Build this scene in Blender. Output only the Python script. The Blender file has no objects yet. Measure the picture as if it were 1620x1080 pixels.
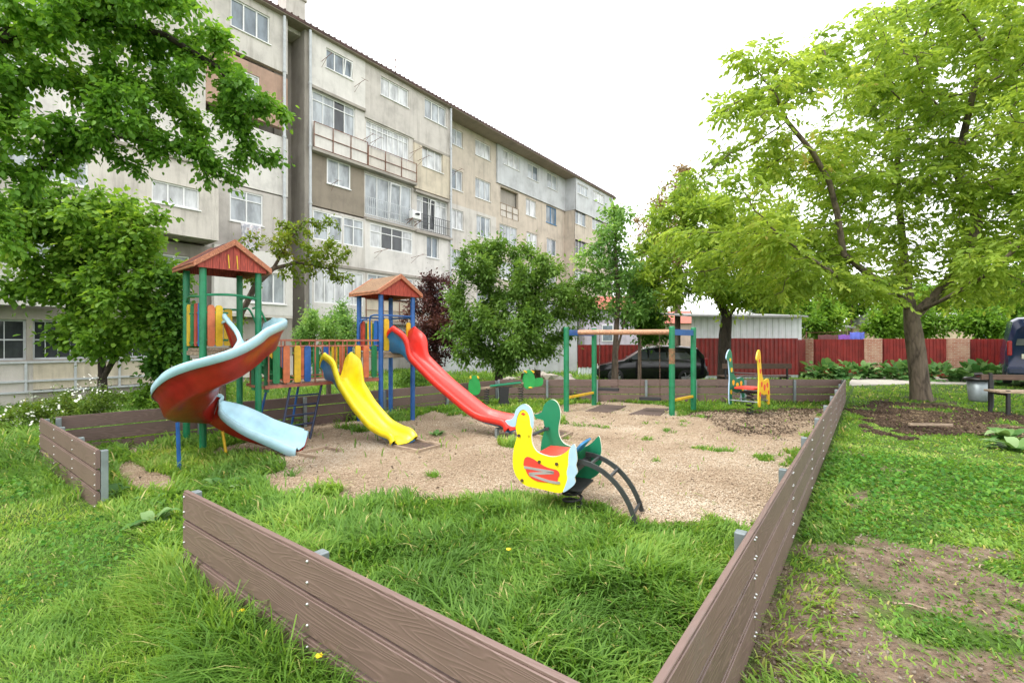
import bpy, bmesh, math, random
import numpy as np
from mathutils import Vector, Matrix
R = math.radians
PI = math.pi
rng = np.random.default_rng(7)
random.seed(7)

# ------------------------------------------------------------------ camera, sky, sun, exposure
scene = bpy.context.scene
col = scene.collection
EYE = 1.6
YAW = math.atan(568 / 750)
cam_d = bpy.data.cameras.new('camera')
cam = bpy.data.objects.new('camera', cam_d)
col.objects.link(cam)
cam.location = (0, 0, EYE)
cam.rotation_euler = (R(90), 0, YAW)
cam_d.sensor_width = 36
cam_d.lens = 36 * 750 / 1620
cam_d.clip_start = 0.05
cam_d.clip_end = 2000
scene.camera = cam

SUN_EL, SUN_AZ = R(58), R(205)
world = bpy.data.worlds.new('World')
scene.world = world
world.use_nodes = True
wn, wl = world.node_tree.nodes, world.node_tree.links
sky = wn.new('ShaderNodeTexSky')
sky.sky_type = 'NISHITA'
sky.sun_disc = False
sky.sun_elevation = SUN_EL
sky.sun_rotation = SUN_AZ
sky.air_density = 1.0
sky.dust_density = 4.0
hs = wn.new('ShaderNodeHueSaturation')
hs.inputs['Saturation'].default_value = 0.10
hs.inputs['Value'].default_value = 1.0
wl.new(sky.outputs[0], hs.inputs['Color'])
cover = wn.new('ShaderNodeMix')                      # an even layer of pale cloud over the sky
cover.data_type = 'RGBA'
cover.inputs['Factor'].default_value = 0.75
wl.new(hs.outputs[0], cover.inputs[6])
cover.inputs[7].default_value = (9.6, 9.7, 9.8, 1)
bg = wn['Background']
wl.new(cover.outputs[2], bg.inputs['Color'])
bg.inputs['Strength'].default_value = 0.15
sun_d = bpy.data.lights.new('sun', 'SUN')
sun_d.energy = 1.4
sun_d.angle = R(16)
sun_d.color = (1, 0.96, 0.9)
sun = bpy.data.objects.new('sun', sun_d)
col.objects.link(sun)
sdir = Vector((math.sin(SUN_AZ) * math.cos(SUN_EL), math.cos(SUN_AZ) * math.cos(SUN_EL), math.sin(SUN_EL)))
sun.rotation_euler = sdir.to_track_quat('Z', 'Y').to_euler()
sun.location = sdir * 60
scene.view_settings.view_transform = 'Standard'
scene.view_settings.look = 'None'
scene.view_settings.exposure = 0.95
scene.view_settings.gamma = 1.0
scene.view_settings.use_curve_mapping = False
scene.cycles.max_bounces = 8
scene.cycles.transparent_max_bounces = 8

# ------------------------------------------------------------------ helpers
CT, ST = math.cos(YAW), math.sin(YAW)
def at(px, py, d):
    """world point seen at photo pixel px,py (1620x1080) at distance d ahead"""
    l = (px - 810) / 750 * d
    return Vector((l * CT - d * ST, l * ST + d * CT, EYE - (py - 540) / 750 * d))
def gr(px, py, h=0.0):
    return at(px, py, (EYE - h) * 750 / (py - 540))
def ld(l, d, z=0):
    return Vector((l * CT - d * ST, l * ST + d * CT, z))

def tag(o, label=None, cat=None, group=None, kind=None):
    if label: o['label'] = label
    if cat: o['category'] = cat
    if group: o['group'] = group
    if kind: o['kind'] = kind
    return o
def empty(name, loc, rz=0.0):
    o = bpy.data.objects.new(name, None)
    col.objects.link(o)
    o.empty_display_size = 0.1
    o.location = loc
    o.rotation_euler = (0, 0, rz)
    return o
def copy_tree(o, parent=None):
    c = o.copy()
    col.objects.link(c)
    if parent: c.parent = parent
    for ch in list(o.children):
        copy_tree(ch, c)
    return c

class MB:
    def __init__(s):
        s.v, s.f, s.m, s.s = [], [], [], []
    def add(s, vs, fs, mi=0, smooth=False, M=None):
        b = len(s.v)
        if M is not None: vs = [M @ Vector(p) for p in vs]
        s.v += [tuple(p) for p in vs]
        for f in fs:
            s.f.append(tuple(i + b for i in f)); s.m.append(mi); s.s.append(smooth)
        return s
    def box(s, c, size, mi=0, rot=None):
        x, y, z = size[0] / 2, size[1] / 2, size[2] / 2
        vs = [Vector(p) for p in ((-x,-y,-z),(x,-y,-z),(x,y,-z),(-x,y,-z),(-x,-y,z),(x,-y,z),(x,y,z),(-x,y,z))]
        if rot is not None: vs = [rot @ p for p in vs]
        vs = [p + Vector(c) for p in vs]
        return s.add(vs, [(0,3,2,1),(4,5,6,7),(0,1,5,4),(1,2,6,5),(2,3,7,6),(3,0,4,7)], mi)
    def box2(s, a, b, mi=0):
        a, b = Vector(a), Vector(b)
        return s.box((a + b) / 2, [abs(q) for q in (b - a)], mi)
    def bar(s, p, q, w, h, mi=0, up=(0, 0, 1)):
        p, q = Vector(p), Vector(q)
        x = (q - p); L = x.length; x.normalize()
        y = Vector(up).cross(x)
        if y.length < 1e-4: y = Vector((0, 1, 0))
        y.normalize(); z = x.cross(y)
        rot = Matrix((x, y, z)).transposed()
        return s.box((p + q) / 2, (L, w, h), mi, rot)
    def tube(s, pts, r, n=10, mi=0, cap=True, closed=False):
        pts = [Vector(p) for p in pts]
        k = len(pts)
        rs = r if hasattr(r, '__len__') else [r] * k
        vs, fs = [], []
        t0 = (pts[1] - pts[0]).normalized()
        u = t0.orthogonal().normalized()
        for i, p in enumerate(pts):
            if closed: t = (pts[(i + 1) % k] - pts[i - 1])
            else: t = pts[min(i + 1, k - 1)] - pts[max(i - 1, 0)]
            t.normalize()
            u = (u - t * u.dot(t))
            if u.length < 1e-5: u = t.orthogonal()
            u.normalize()
            w = t.cross(u)
            for j in range(n):
                a = 2 * PI * j / n
                vs.append(p + (u * math.cos(a) + w * math.sin(a)) * rs[i])
        for i in range(k if closed else k - 1):
            i2 = (i + 1) % k
            for j in range(n):
                j2 = (j + 1) % n
                fs.append((i*n + j, i*n + j2, i2*n + j2, i2*n + j))
        s.add(vs, fs, mi, True)
        if cap and not closed:
            s.add(vs[:n], [tuple(range(n))[::-1]], mi)
            s.add(vs[-n:], [tuple(range(n))], mi)
        return s
    def lathe(s, prof, c, n=20, mi=0, smooth=True):
        vs, fs = [], []
        for r, z in prof:
            for j in range(n):
                a = 2 * PI * j / n
                vs.append((c[0] + r * math.cos(a), c[1] + r * math.sin(a), c[2] + z))
        for i in range(len(prof) - 1):
            for j in range(n):
                j2 = (j + 1) % n
                fs.append((i*n+j, i*n+j2, (i+1)*n+j2, (i+1)*n+j))
        return s.add(vs, fs, mi, smooth)
    def plate(s, outline, th, M, mi=0, mi_edge=None):
        """outline in (x, z), thickness along y (centred), placed by M"""
        n = len(outline)
        vs = [(p[0], -th/2, p[1]) for p in outline] + [(p[0], th/2, p[1]) for p in outline]
        ar = sum(outline[i][0]*outline[(i+1) % n][1] - outline[(i+1) % n][0]*outline[i][1] for i in range(n))
        fr = tuple(range(n)); bk = tuple(range(2*n - 1, n - 1, -1))
        if ar < 0: fr, bk = fr[::-1], bk[::-1]
        s.add(vs, [fr, bk], mi, False, M)
        sd = [(i, i+n, (i+1) % n + n, (i+1) % n) for i in range(n)]
        if ar < 0: sd = [f[::-1] for f in sd]
        s.add(vs, sd, mi if mi_edge is None else mi_edge, True, M)
        return s
    def build(s, name, mats, parent=None, bevel=0, seg=2, label=None, loc=None):
        me = bpy.data.meshes.new(name)
        me.from_pydata(s.v, [], s.f)
        if not isinstance(mats, (list, tuple)): mats = [mats]
        for m in mats: me.materials.append(m)
        me.polygons.foreach_set('material_index', s.m)
        me.polygons.foreach_set('use_smooth', s.s)
        me.update()
        o = bpy.data.objects.new(name, me)
        col.objects.link(o)
        if parent is not None: o.parent = parent
        if loc is not None: o.location = loc
        if bevel:
            b = o.modifiers.new('bevel', 'BEVEL')
            b.width = bevel; b.segments = seg; b.limit_method = 'ANGLE'; b.angle_limit = R(40)
        if label: o['label'] = label
        return o

def smooth_closed(pts, k=4):
    out = []; n = len(pts)
    for i in range(n):
        p0, p1, p2, p3 = [Vector(pts[(i + j - 1) % n]) for j in range(4)]
        for q in range(k):
            t = q / k
            out.append(tuple(0.5 * ((2*p1) + (p2 - p0)*t + (2*p0 - 5*p1 + 4*p2 - p3)*t*t + (3*p1 - p0 - 3*p2 + p3)*t*t*t)))
    return out
def spline(pts, k=6):
    pts = [Vector(p) for p in pts]; out = []
    n = len(pts)
    for i in range(n - 1):
        p0 = pts[i-1] if i else pts[0]*2 - pts[1]
        p1, p2 = pts[i], pts[i+1]
        p3 = pts[i+2] if i + 2 < n else pts[-1]*2 - pts[-2]
        for q in range(k):
            t = q / k
            out.append(0.5 * ((2*p1) + (p2 - p0)*t + (2*p0 - 5*p1 + 4*p2 - p3)*t*t + (3*p1 - p0 - 3*p2 + p3)*t*t*t))
    out.append(pts[-1])
    return out
def np_mesh(name, verts, faces, mats, parent=None, attr=None, midx=None, smooth=False):
    """verts (N,3) array, faces (M,k) array of equal-sized faces"""
    me = bpy.data.meshes.new(name)
    n, m, k = len(verts), len(faces), faces.shape[1]
    me.vertices.add(n); me.vertices.foreach_set('co', verts.astype(np.float32).ravel())
    me.loops.add(m * k); me.loops.foreach_set('vertex_index', faces.astype(np.int32).ravel())
    me.polygons.add(m)
    me.polygons.foreach_set('loop_start', np.arange(0, m*k, k, dtype=np.int32))
    me.polygons.foreach_set('loop_total', np.full(m, k, dtype=np.int32))
    if smooth: me.polygons.foreach_set('use_smooth', np.ones(m, dtype=bool))
    for mt in (mats if isinstance(mats, (list, tuple)) else [mats]): me.materials.append(mt)
    if midx is not None: me.polygons.foreach_set('material_index', midx.astype(np.int32))
    for nm, a in (attr or {}).items():
        at_ = me.attributes.new(nm, 'FLOAT', 'POINT')
        at_.data.foreach_set('value', a.astype(np.float32))
    me.update(calc_edges=True)
    me.validate()
    o = bpy.data.objects.new(name, me)
    col.objects.link(o)
    if parent is not None: o.parent = parent
    return o

# value noise on the ground plane (numpy)
_perm = rng.random((256, 256))
def vnoise(x, y, sc=1.0, seed=0):
    x = np.asarray(x) / sc + 37.3 * seed + 100; y = np.asarray(y) / sc + 17.7 * seed + 100
    xi = np.floor(x).astype(int); yi = np.floor(y).astype(int)
    fx = x - xi; fy = y - yi
    fx = fx*fx*(3-2*fx); fy = fy*fy*(3-2*fy)
    g = lambda a, b: _perm[a % 256, b % 256]
    return (g(xi,yi)*(1-fx)+g(xi+1,yi)*fx)*(1-fy) + (g(xi,yi+1)*(1-fx)+g(xi+1,yi+1)*fx)*fy
def fnoise(x, y, sc=1.0, seed=0):
    return (vnoise(x,y,sc,seed) + 0.5*vnoise(x,y,sc/2.1,seed+1) + 0.25*vnoise(x,y,sc/4.3,seed+2)) / 1.75
def in_poly(x, y, poly):
    x = np.asarray(x); y = np.asarray(y); r = np.zeros(x.shape, bool); n = len(poly)
    for i in range(n):
        x1, y1 = poly[i]; x2, y2 = poly[(i+1) % n]
        c = ((y1 > y) != (y2 > y)) & (x < (x2-x1)*(y-y1)/((y2-y1) or 1e-9) + x1)
        r ^= c
    return r
def seg_dist(x, y, a, b):
    ax, ay = a[0], a[1]; dx, dy = b[0]-ax, b[1]-ay
    t = np.clip(((x-ax)*dx + (y-ay)*dy)/(dx*dx+dy*dy), 0, 1)
    return np.hypot(x-ax-t*dx, y-ay-t*dy)

# ------------------------------------------------------------------ materials
def new_mat(name):
    m = bpy.data.materials.new(name); m.use_nodes = True
    nt = m.node_tree
    return m, nt.nodes, nt.links, nt.nodes['Principled BSDF']
def ramp(n, stops):
    r = n.new('ShaderNodeValToRGB')
    e = r.color_ramp.elements
    while len(e) < len(stops): e.new(0.5)
    for i, (p, c) in enumerate(stops):
        e[i].position = p; e[i].color = (*c, 1) if len(c) == 3 else c
    return r
def mul(c, k): return tuple(min(1, q*k) for q in c)
def coords(n, l, scale=(1,1,1), kind='Object', vary=False):
    t = n.new('ShaderNodeTexCoord'); mp = n.new('ShaderNodeMapping')
    if vary:
        oi = n.new('ShaderNodeObjectInfo'); mv = n.new('ShaderNodeMath'); mv.operation = 'MULTIPLY'; mv.inputs[1].default_value = 40
        l.new(oi.outputs['Random'], mv.inputs[0]); l.new(mv.outputs[0], mp.inputs['Location'])
    mp.inputs['Scale'].default_value = scale
    l.new(t.outputs[kind], mp.inputs[0])
    return mp.outputs[0]
def noise(n, l, vec, sc, det=4, rough=0.55, dist=0.0):
    t = n.new('ShaderNodeTexNoise')
    t.inputs['Scale'].default_value = sc; t.inputs['Detail'].default_value = det
    t.inputs['Roughness'].default_value = rough; t.inputs['Distortion'].default_value = dist
    if vec is not None: l.new(vec, t.inputs['Vector'])
    return t
def bump(n, l, h, bsdf, strength=0.3, dist=0.01):
    b = n.new('ShaderNodeBump'); b.inputs['Strength'].default_value = strength; b.inputs['Distance'].default_value = dist
    l.new(h, b.inputs['Height']); l.new(b.outputs[0], bsdf.inputs['Normal'])
    return b
def paint(name, c, rough=0.4, wear=0.12, wear_c=None, sc=6, spec=0.5, bmp=0.08, chips=None, metallic=0):
    """painted or moulded surface: slow mottling, faint scratches, optional worn flecks"""
    m, n, l, b = new_mat(name)
    v = coords(n, l)
    t = noise(n, l, v, sc, 6, 0.65)
    lo = mul(c, 1 - wear*1.6); hi = mul(c, 1 + wear)
    r = ramp(n, [(0.3, lo), (0.55, c), (0.75, hi)])
    l.new(t.outputs[0], r.inputs[0])
    out = r.outputs[0]
    if chips:
        t2 = noise(n, l, v, sc*5, 8, 0.7)
        r2 = ramp(n, [(chips[1], (0,0,0)), (chips[1]+0.04, (1,1,1))])
        l.new(t2.outputs[0], r2.inputs[0])
        mx = n.new('ShaderNodeMix'); mx.data_type = 'RGBA'
        l.new(r2.outputs[0], mx.inputs[0]); l.new(out, mx.inputs[6]); mx.inputs[7].default_value = (*chips[0], 1)
        out = mx.outputs[2]
    l.new(out, b.inputs['Base Color'])
    t3 = noise(n, l, v, sc*9, 5, 0.6)
    rr = n.new('ShaderNodeMapRange'); rr.inputs[3].default_value = max(0.03, rough-0.12); rr.inputs[4].default_value = min(1, rough+0.15)
    l.new(t3.outputs[0], rr.inputs[0]); l.new(rr.outputs[0], b.inputs['Roughness'])
    b.inputs['Specular IOR Level'].default_value = spec
    b.inputs['Metallic'].default_value = metallic
    if bmp: bump(n, l, t3.outputs[0], b, bmp, 0.01)
    return m
def plaster(name, c, dirt=(0.17,0.145,0.12), amount=0.6, streak=True):
    m, n, l, b = new_mat(name)
    v = coords(n, l)
    t = noise(n, l, v, 0.9, 8, 0.65)
    r = ramp(n, [(0.32, mul(c,0.78)), (0.5, c), (0.7, mul(c,1.12))])
    l.new(t.outputs[0], r.inputs[0])
    v2 = coords(n, l, (1.6, 1.6, 0.16))
    t2 = noise(n, l, v2, 2.2, 7, 0.7)
    r2 = ramp(n, [(0.5, (0,0,0)), (0.78, (amount,)*3)])
    l.new(t2.outputs[0], r2.inputs[0])
    mx = n.new('ShaderNodeMix'); mx.data_type = 'RGBA'
    l.new(r2.outputs[0], mx.inputs[0]); l.new(r.outputs[0], mx.inputs[6]); mx.inputs[7].default_value = (*dirt, 1)
    l.new(mx.outputs[2], b.inputs['Base Color'])
    b.inputs['Roughness'].default_value = 0.9
    t3 = noise(n, l, v, 18, 6, 0.7)
    bump(n, l, t3.outputs[0], b, 0.35, 0.02)
    return m
def wood(name, c1, c2, axis=0, sc=1.0, rough=0.65, bmp=0.4, line=1.35, freq=95):
    """contour-line grain running along one axis"""
    m, n, l, b = new_mat(name)
    s = [9*sc, 9*sc, 9*sc]; s[axis] = 1.1*sc
    v = coords(n, l, tuple(s), vary=True)
    t = noise(n, l, v, 0.9, 2, 0.45)
    mu = n.new('ShaderNodeMath'); mu.operation = 'MULTIPLY'; mu.inputs[1].default_value = freq
    l.new(t.outputs[0], mu.inputs[0])
    si = n.new('ShaderNodeMath'); si.operation = 'SINE'; l.new(mu.outputs[0], si.inputs[0])
    mr = n.new('ShaderNodeMapRange'); mr.inputs[1].default_value = -1; mr.inputs[2].default_value = 1
    l.new(si.outputs[0], mr.inputs[0])
    pw = n.new('ShaderNodeMath'); pw.operation = 'POWER'; pw.inputs[1].default_value = 3; l.new(mr.outputs[0], pw.inputs[0])
    t2 = noise(n, l, coords(n, l), 3.0, 5, 0.6)
    r = ramp(n, [(0.3, c1), (0.7, c2)])
    l.new(t2.outputs[0], r.inputs[0])
    ob = n.new('ShaderNodeObjectInfo'); hv = n.new('ShaderNodeHueSaturation'); mr2 = n.new('ShaderNodeMapRange')
    mr2.inputs[3].default_value = 0.84; mr2.inputs[4].default_value = 1.16
    l.new(ob.outputs['Random'], mr2.inputs[0]); l.new(mr2.outputs[0], hv.inputs['Value'])
    st = noise(n, l, coords(n, l, vary=True), 1.3, 8, 0.75); rs = ramp(n, [(0.56, (0,0,0)), (0.78, (0.55,)*3)]); l.new(st.outputs[0], rs.inputs[0])
    sm = n.new('ShaderNodeMix'); sm.data_type = 'RGBA'; l.new(rs.outputs[0], sm.inputs[0]); l.new(r.outputs[0], sm.inputs[6]); sm.inputs[7].default_value = (*mul(tuple(0.5*q + 0.1 for q in c2), 1.0), 1)
    l.new(sm.outputs[2], hv.inputs['Color'])
    mx = n.new('ShaderNodeMix'); mx.data_type = 'RGBA'
    l.new(pw.outputs[0], mx.inputs[0]); l.new(hv.outputs[0], mx.inputs[6]); mx.inputs[7].default_value = (*mul(c2,line), 1)
    l.new(mx.outputs[2], b.inputs['Base Color'])
    b.inputs['Roughness'].default_value = rough
    bump(n, l, pw.outputs[0], b, bmp, 0.004)
    return m
def leaf_mat(name, stops, trans=0.4, k=1.3):
    stops = [(p, mul(c, k)) for p, c in stops]
    m, n, l, b = new_mat(name)
    a = n.new('ShaderNodeAttribute'); a.attribute_name = 'rnd'
    r = ramp(n, stops)
    l.new(a.outputs['Fac'], r.inputs[0])
    l.new(r.outputs[0], b.inputs['Base Color'])
    b.inputs['Roughness'].default_value = 0.55
    b.inputs['Specular IOR Level'].default_value = 0.3
    tr = n.new('ShaderNodeBsdfTranslucent')
    g = n.new('ShaderNodeMix'); g.data_type = 'RGBA'; g.blend_type = 'MULTIPLY'; g.inputs[0].default_value = 1
    l.new(r.outputs[0], g.inputs[6]); g.inputs[7].default_value = (1.3, 1.22, 0.8, 1)
    l.new(g.outputs[2], tr.inputs['Color'])
    ms = n.new('ShaderNodeMixShader'); ms.inputs[0].default_value = trans
    l.new(b.outputs[0], ms.inputs[1]); l.new(tr.outputs[0], ms.inputs[2])
    l.new(ms.outputs[0], n['Material Output'].inputs['Surface'])
    return m
def bark(name, c):
    m, n, l, b = new_mat(name)
    v = coords(n, l, (1, 1, 0.25))
    t = n.new('ShaderNodeTexVoronoi'); t.inputs['Scale'].default_value = 14
    dn = noise(n, l, v, 6, 5)
    mxv = n.new('ShaderNodeMix'); mxv.data_type = 'RGBA'; mxv.inputs[0].default_value = 0.25
    l.new(v, mxv.inputs[6]); l.new(dn.outputs['Color'], mxv.inputs[7]); l.new(mxv.outputs[2], t.inputs['Vector'])
    r = ramp(n, [(0.05, mul(c,1.35)), (0.5, c), (0.9, mul(c,0.4))])
    l.new(t.outputs['Distance'], r.inputs[0]); l.new(r.outputs[0], b.inputs['Base Color'])
    b.inputs['Roughness'].default_value = 0.95
    bb = bump(n, l, t.outputs['Distance'], b, 0.9, 0.03); bb.invert = True
    return m
def plain(name, c, rough=0.6, metallic=0.0, spec=0.5):
    return paint(name, c, rough, 0.08, spec=spec, metallic=metallic, bmp=0.03)

M = {}
M['green'] = paint('green_paint', (0.012,0.20,0.085), 0.38, 0.2, chips=((0.2,0.16,0.12),0.74))
M['green_plank'] = paint('green_plank_paint', (0.01,0.19,0.06), 0.5, 0.25, chips=((0.3,0.2,0.12),0.70))
M['blue'] = paint('blue_paint', (0.025,0.12,0.38), 0.4, 0.2, chips=((0.3,0.3,0.3),0.74))
M['blue_plank'] = paint('blue_plank_paint', (0.02,0.12,0.42), 0.5, 0.25, chips=((0.3,0.2,0.12),0.70))
M['navy'] = paint('navy_paint', (0.02,0.03,0.075), 0.45, 0.2)
M['yellow'] = paint('yellow_plastic', (0.86,0.68,0.012), 0.30, 0.09, chips=((.55,.45,.10),.70))
M['yellow_plank'] = paint('yellow_plank_paint', (0.72,0.45,0.02), 0.5, 0.2, chips=((0.3,0.18,0.08),0.68))
M['orange_plank'] = paint('orange_plank_paint', (0.60,0.16,0.06), 0.5, 0.25, chips=((0.35,0.2,0.1),0.66))
M['red_plank'] = paint('red_plank_paint', (0.45,0.06,0.03), 0.5, 0.25, chips=((0.35,0.2,0.1),0.68))
M['red'] = paint('red_plastic', (0.74,0.038,0.026), 0.32, 0.12, chips=((.55,.10,.07),.68))
M['dark_red'] = paint('dark_red_plastic', (0.36,0.02,0.014), 0.32, 0.2, chips=((.22,.03,.02),.66))
M['sky_blue'] = paint('light_blue_plastic', (0.40,0.63,0.73), 0.34, 0.1, chips=((.34,.42,.44),.68))
M['slide_blue'] = paint('slide_blue_plastic', (0.04,0.20,0.42), 0.3, 0.12)
M['rail_rust'] = paint('pink_brown_rail_paint', (0.42,0.14,0.09), 0.5, 0.3, chips=((0.2,0.06,0.03),0.64))
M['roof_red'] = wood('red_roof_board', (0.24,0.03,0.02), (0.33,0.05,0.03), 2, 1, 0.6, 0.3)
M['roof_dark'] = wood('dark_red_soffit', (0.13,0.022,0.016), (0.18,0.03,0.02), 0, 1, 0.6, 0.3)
M['fascia'] = wood('orange_brown_fascia', (0.33,0.115,0.06), (0.42,0.16,0.085), 0, 1, 0.6, 0.3)
M['shingle'] = wood('brown_shingle', (0.17,0.098,0.052), (0.25,0.148,0.082), 1, 1, 0.7, 0.4)
M['board'] = wood('brown_composite_board', (0.136,0.088,0.074), (0.168,0.110,0.094), 0, 1.0, 0.52, 0.28, 1.10, 130)
M['galv'] = paint('galvanised_steel', (0.27,0.31,0.325), 0.45, 0.15, metallic=0.5)
M['bolt'] = paint('bolt_steel', (0.5,0.5,0.5), 0.35, 0.1, metallic=0.9)
M['black'] = paint('black_rubber', (0.02,0.02,0.022), 0.6, 0.2)
M['mat_rubber'] = paint('brown_rubber', (0.11,0.075,0.062), 0.85, 0.2, sc=20, bmp=0.5)
M['steel_dark'] = paint('dark_steel', (0.07,0.075,0.08), 0.4, 0.2, metallic=0.4)
M['chain'] = paint('rusty_chain', (0.14,0.09,0.065), 0.6, 0.3, metallic=0.5)
M['log'] = wood('orange_log', (0.36,0.18,0.10), (0.47,0.25,0.145), 0, 1, 0.6, 0.3)
M['white_pvc'] = paint('white_window_frame', (0.80,0.80,0.79), 0.4, 0.04)
M['grey_pipe'] = paint('grey_drain_pipe', (0.52,0.54,0.56), 0.45, 0.1)
M['rust'] = paint('rusty_steel', (0.22,0.10,0.06), 0.8, 0.35, sc=10)
M['concrete'] = plaster('concrete', (0.42,0.39,0.34))
M['wood_old'] = wood('weathered_wood', (0.22,0.16,0.11), (0.32,0.24,0.17), 0, 1, 0.8, 0.4)
M['wood_brown'] = wood('dark_brown_bench_wood', (0.06,0.035,0.025), (0.09,0.052,0.036), 0, 1, 0.6, 0.3)
M['lb_pen'] = M['sky_blue']

# ------------------------------------------------------------------ ground
def wpoly(pts): return [tuple(gr(px, py)[:2]) for px, py in pts]
MULCH = wpoly([(415,752),(450,785),(505,800),(560,796),(650,800),(720,792),(800,788),(880,795),(960,806),(1010,822),(1080,828),(1130,820),(1192,832),
               (1240,762),(1285,695),(1316,650),(1318,640),(1240,652),(1190,655),(1120,652),(1090,662),(1040,640),(960,634),(900,640),(850,652),(800,655),(740,656),(690,650),
               (650,668),(560,668),(500,668),(440,690),(395,700),(350,708),(335,718),(400,722),(450,728)])
PATCH = [wpoly([(192,738),(215,730),(262,762),(268,778),(235,786),(200,782)]), wpoly([(205,712),(250,704),(262,712),(215,722)])]
DIRT = [wpoly([(1160,1100),(1205,985),(1240,910),(1262,890),(1300,905),(1345,905),(1390,935),(1380,980),(1440,1010),(1530,1030),(1600,1030),(1700,1040),(1700,1120)]),
        wpoly([(1395,905),(1440,850),(1500,850),(1560,905),(1640,930),(1640,985),(1560,960),(1500,930),(1440,925)]),
        wpoly([(1340,790),(1370,772),(1385,800),(1350,815)])]
LITTER = wpoly([(1345,655),(1352,637),(1420,627),(1500,630),(1560,645),(1640,658),(1640,684),(1560,688),(1500,680),(1440,690),(1400,696),(1360,680)])
PATH = wpoly([(1344,605),(1350,598),(1450,597.5),(1566,597),(1566,609),(1450,608),(1344,611)])
DARKM = wpoly([(1105,652),(1190,648),(1318,643),(1300,672),(1250,690),(1180,690),(1130,676)])
FR_A, FR_B = gr(173, 708.5, .57), gr(292, 775, .6)           # entrance ends of the front fence
FY = 1.22; FX = -0.5
C_BACK = gr(78, 660, .57); C_FAR = gr(785, 601.5, .57); C_RIGHT = gr(1337, 600, .6)
INSIDE = [(FX, FY), (-8.7, FY), (C_BACK.x, C_BACK.y), (C_FAR.x, C_FAR.y), (C_RIGHT.x, C_RIGHT.y)]

def ground_z(x, y):
    x = np.asarray(x, float); y = np.asarray(y, float)
    z = 0.05*(fnoise(x, y, 1.6, 3) - .5) * np.clip((np.hypot(x+3, y-5) - 2)/4, 0.25, 1)
    drop = np.clip((-11 - x)/7, 0, 1) * np.clip((9 - y)/8, 0, 1)
    return z - 0.45*drop
def jit(x, y, a=.35):
    return x + a*(fnoise(x, y, .7, 11) - .5)*2, y + a*(fnoise(x, y, .7, 21) - .5)*2
def masks(x, y):
    jx, jy = jit(x, y)
    mul_ = in_poly(jx, jy, MULCH)
    for p in PATCH: mul_ |= in_poly(*jit(x, y, .15), p)
    mul_ &= ~((fnoise(x, y, .55, 41) > .70) & (fnoise(x, y, 2.5, 43) > .5))
    jx, jy = jit(x, y, .22)
    dirt = np.zeros(x.shape, bool)
    for p in DIRT: dirt |= in_poly(jx, jy, p)
    right = (x > FX) & (y < 9)
    dirt |= right & (fnoise(x, y, .8, 51) > .66)
    dirt &= ~(fnoise(x, y, .32, 57) > .60)
    dirt |= (x > FX) & (x < 1.2) & (y < 5) & (fnoise(x, y, .5, 53) > .60)
    jx, jy = jit(x, y, .5)
    lit = in_poly(jx, jy, LITTER) & (fnoise(x, y, .8, 61) < .60)
    dark = in_poly(*jit(x, y, .5), DARKM)
    return mul_, dirt & ~mul_, lit & ~mul_, dark

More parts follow.
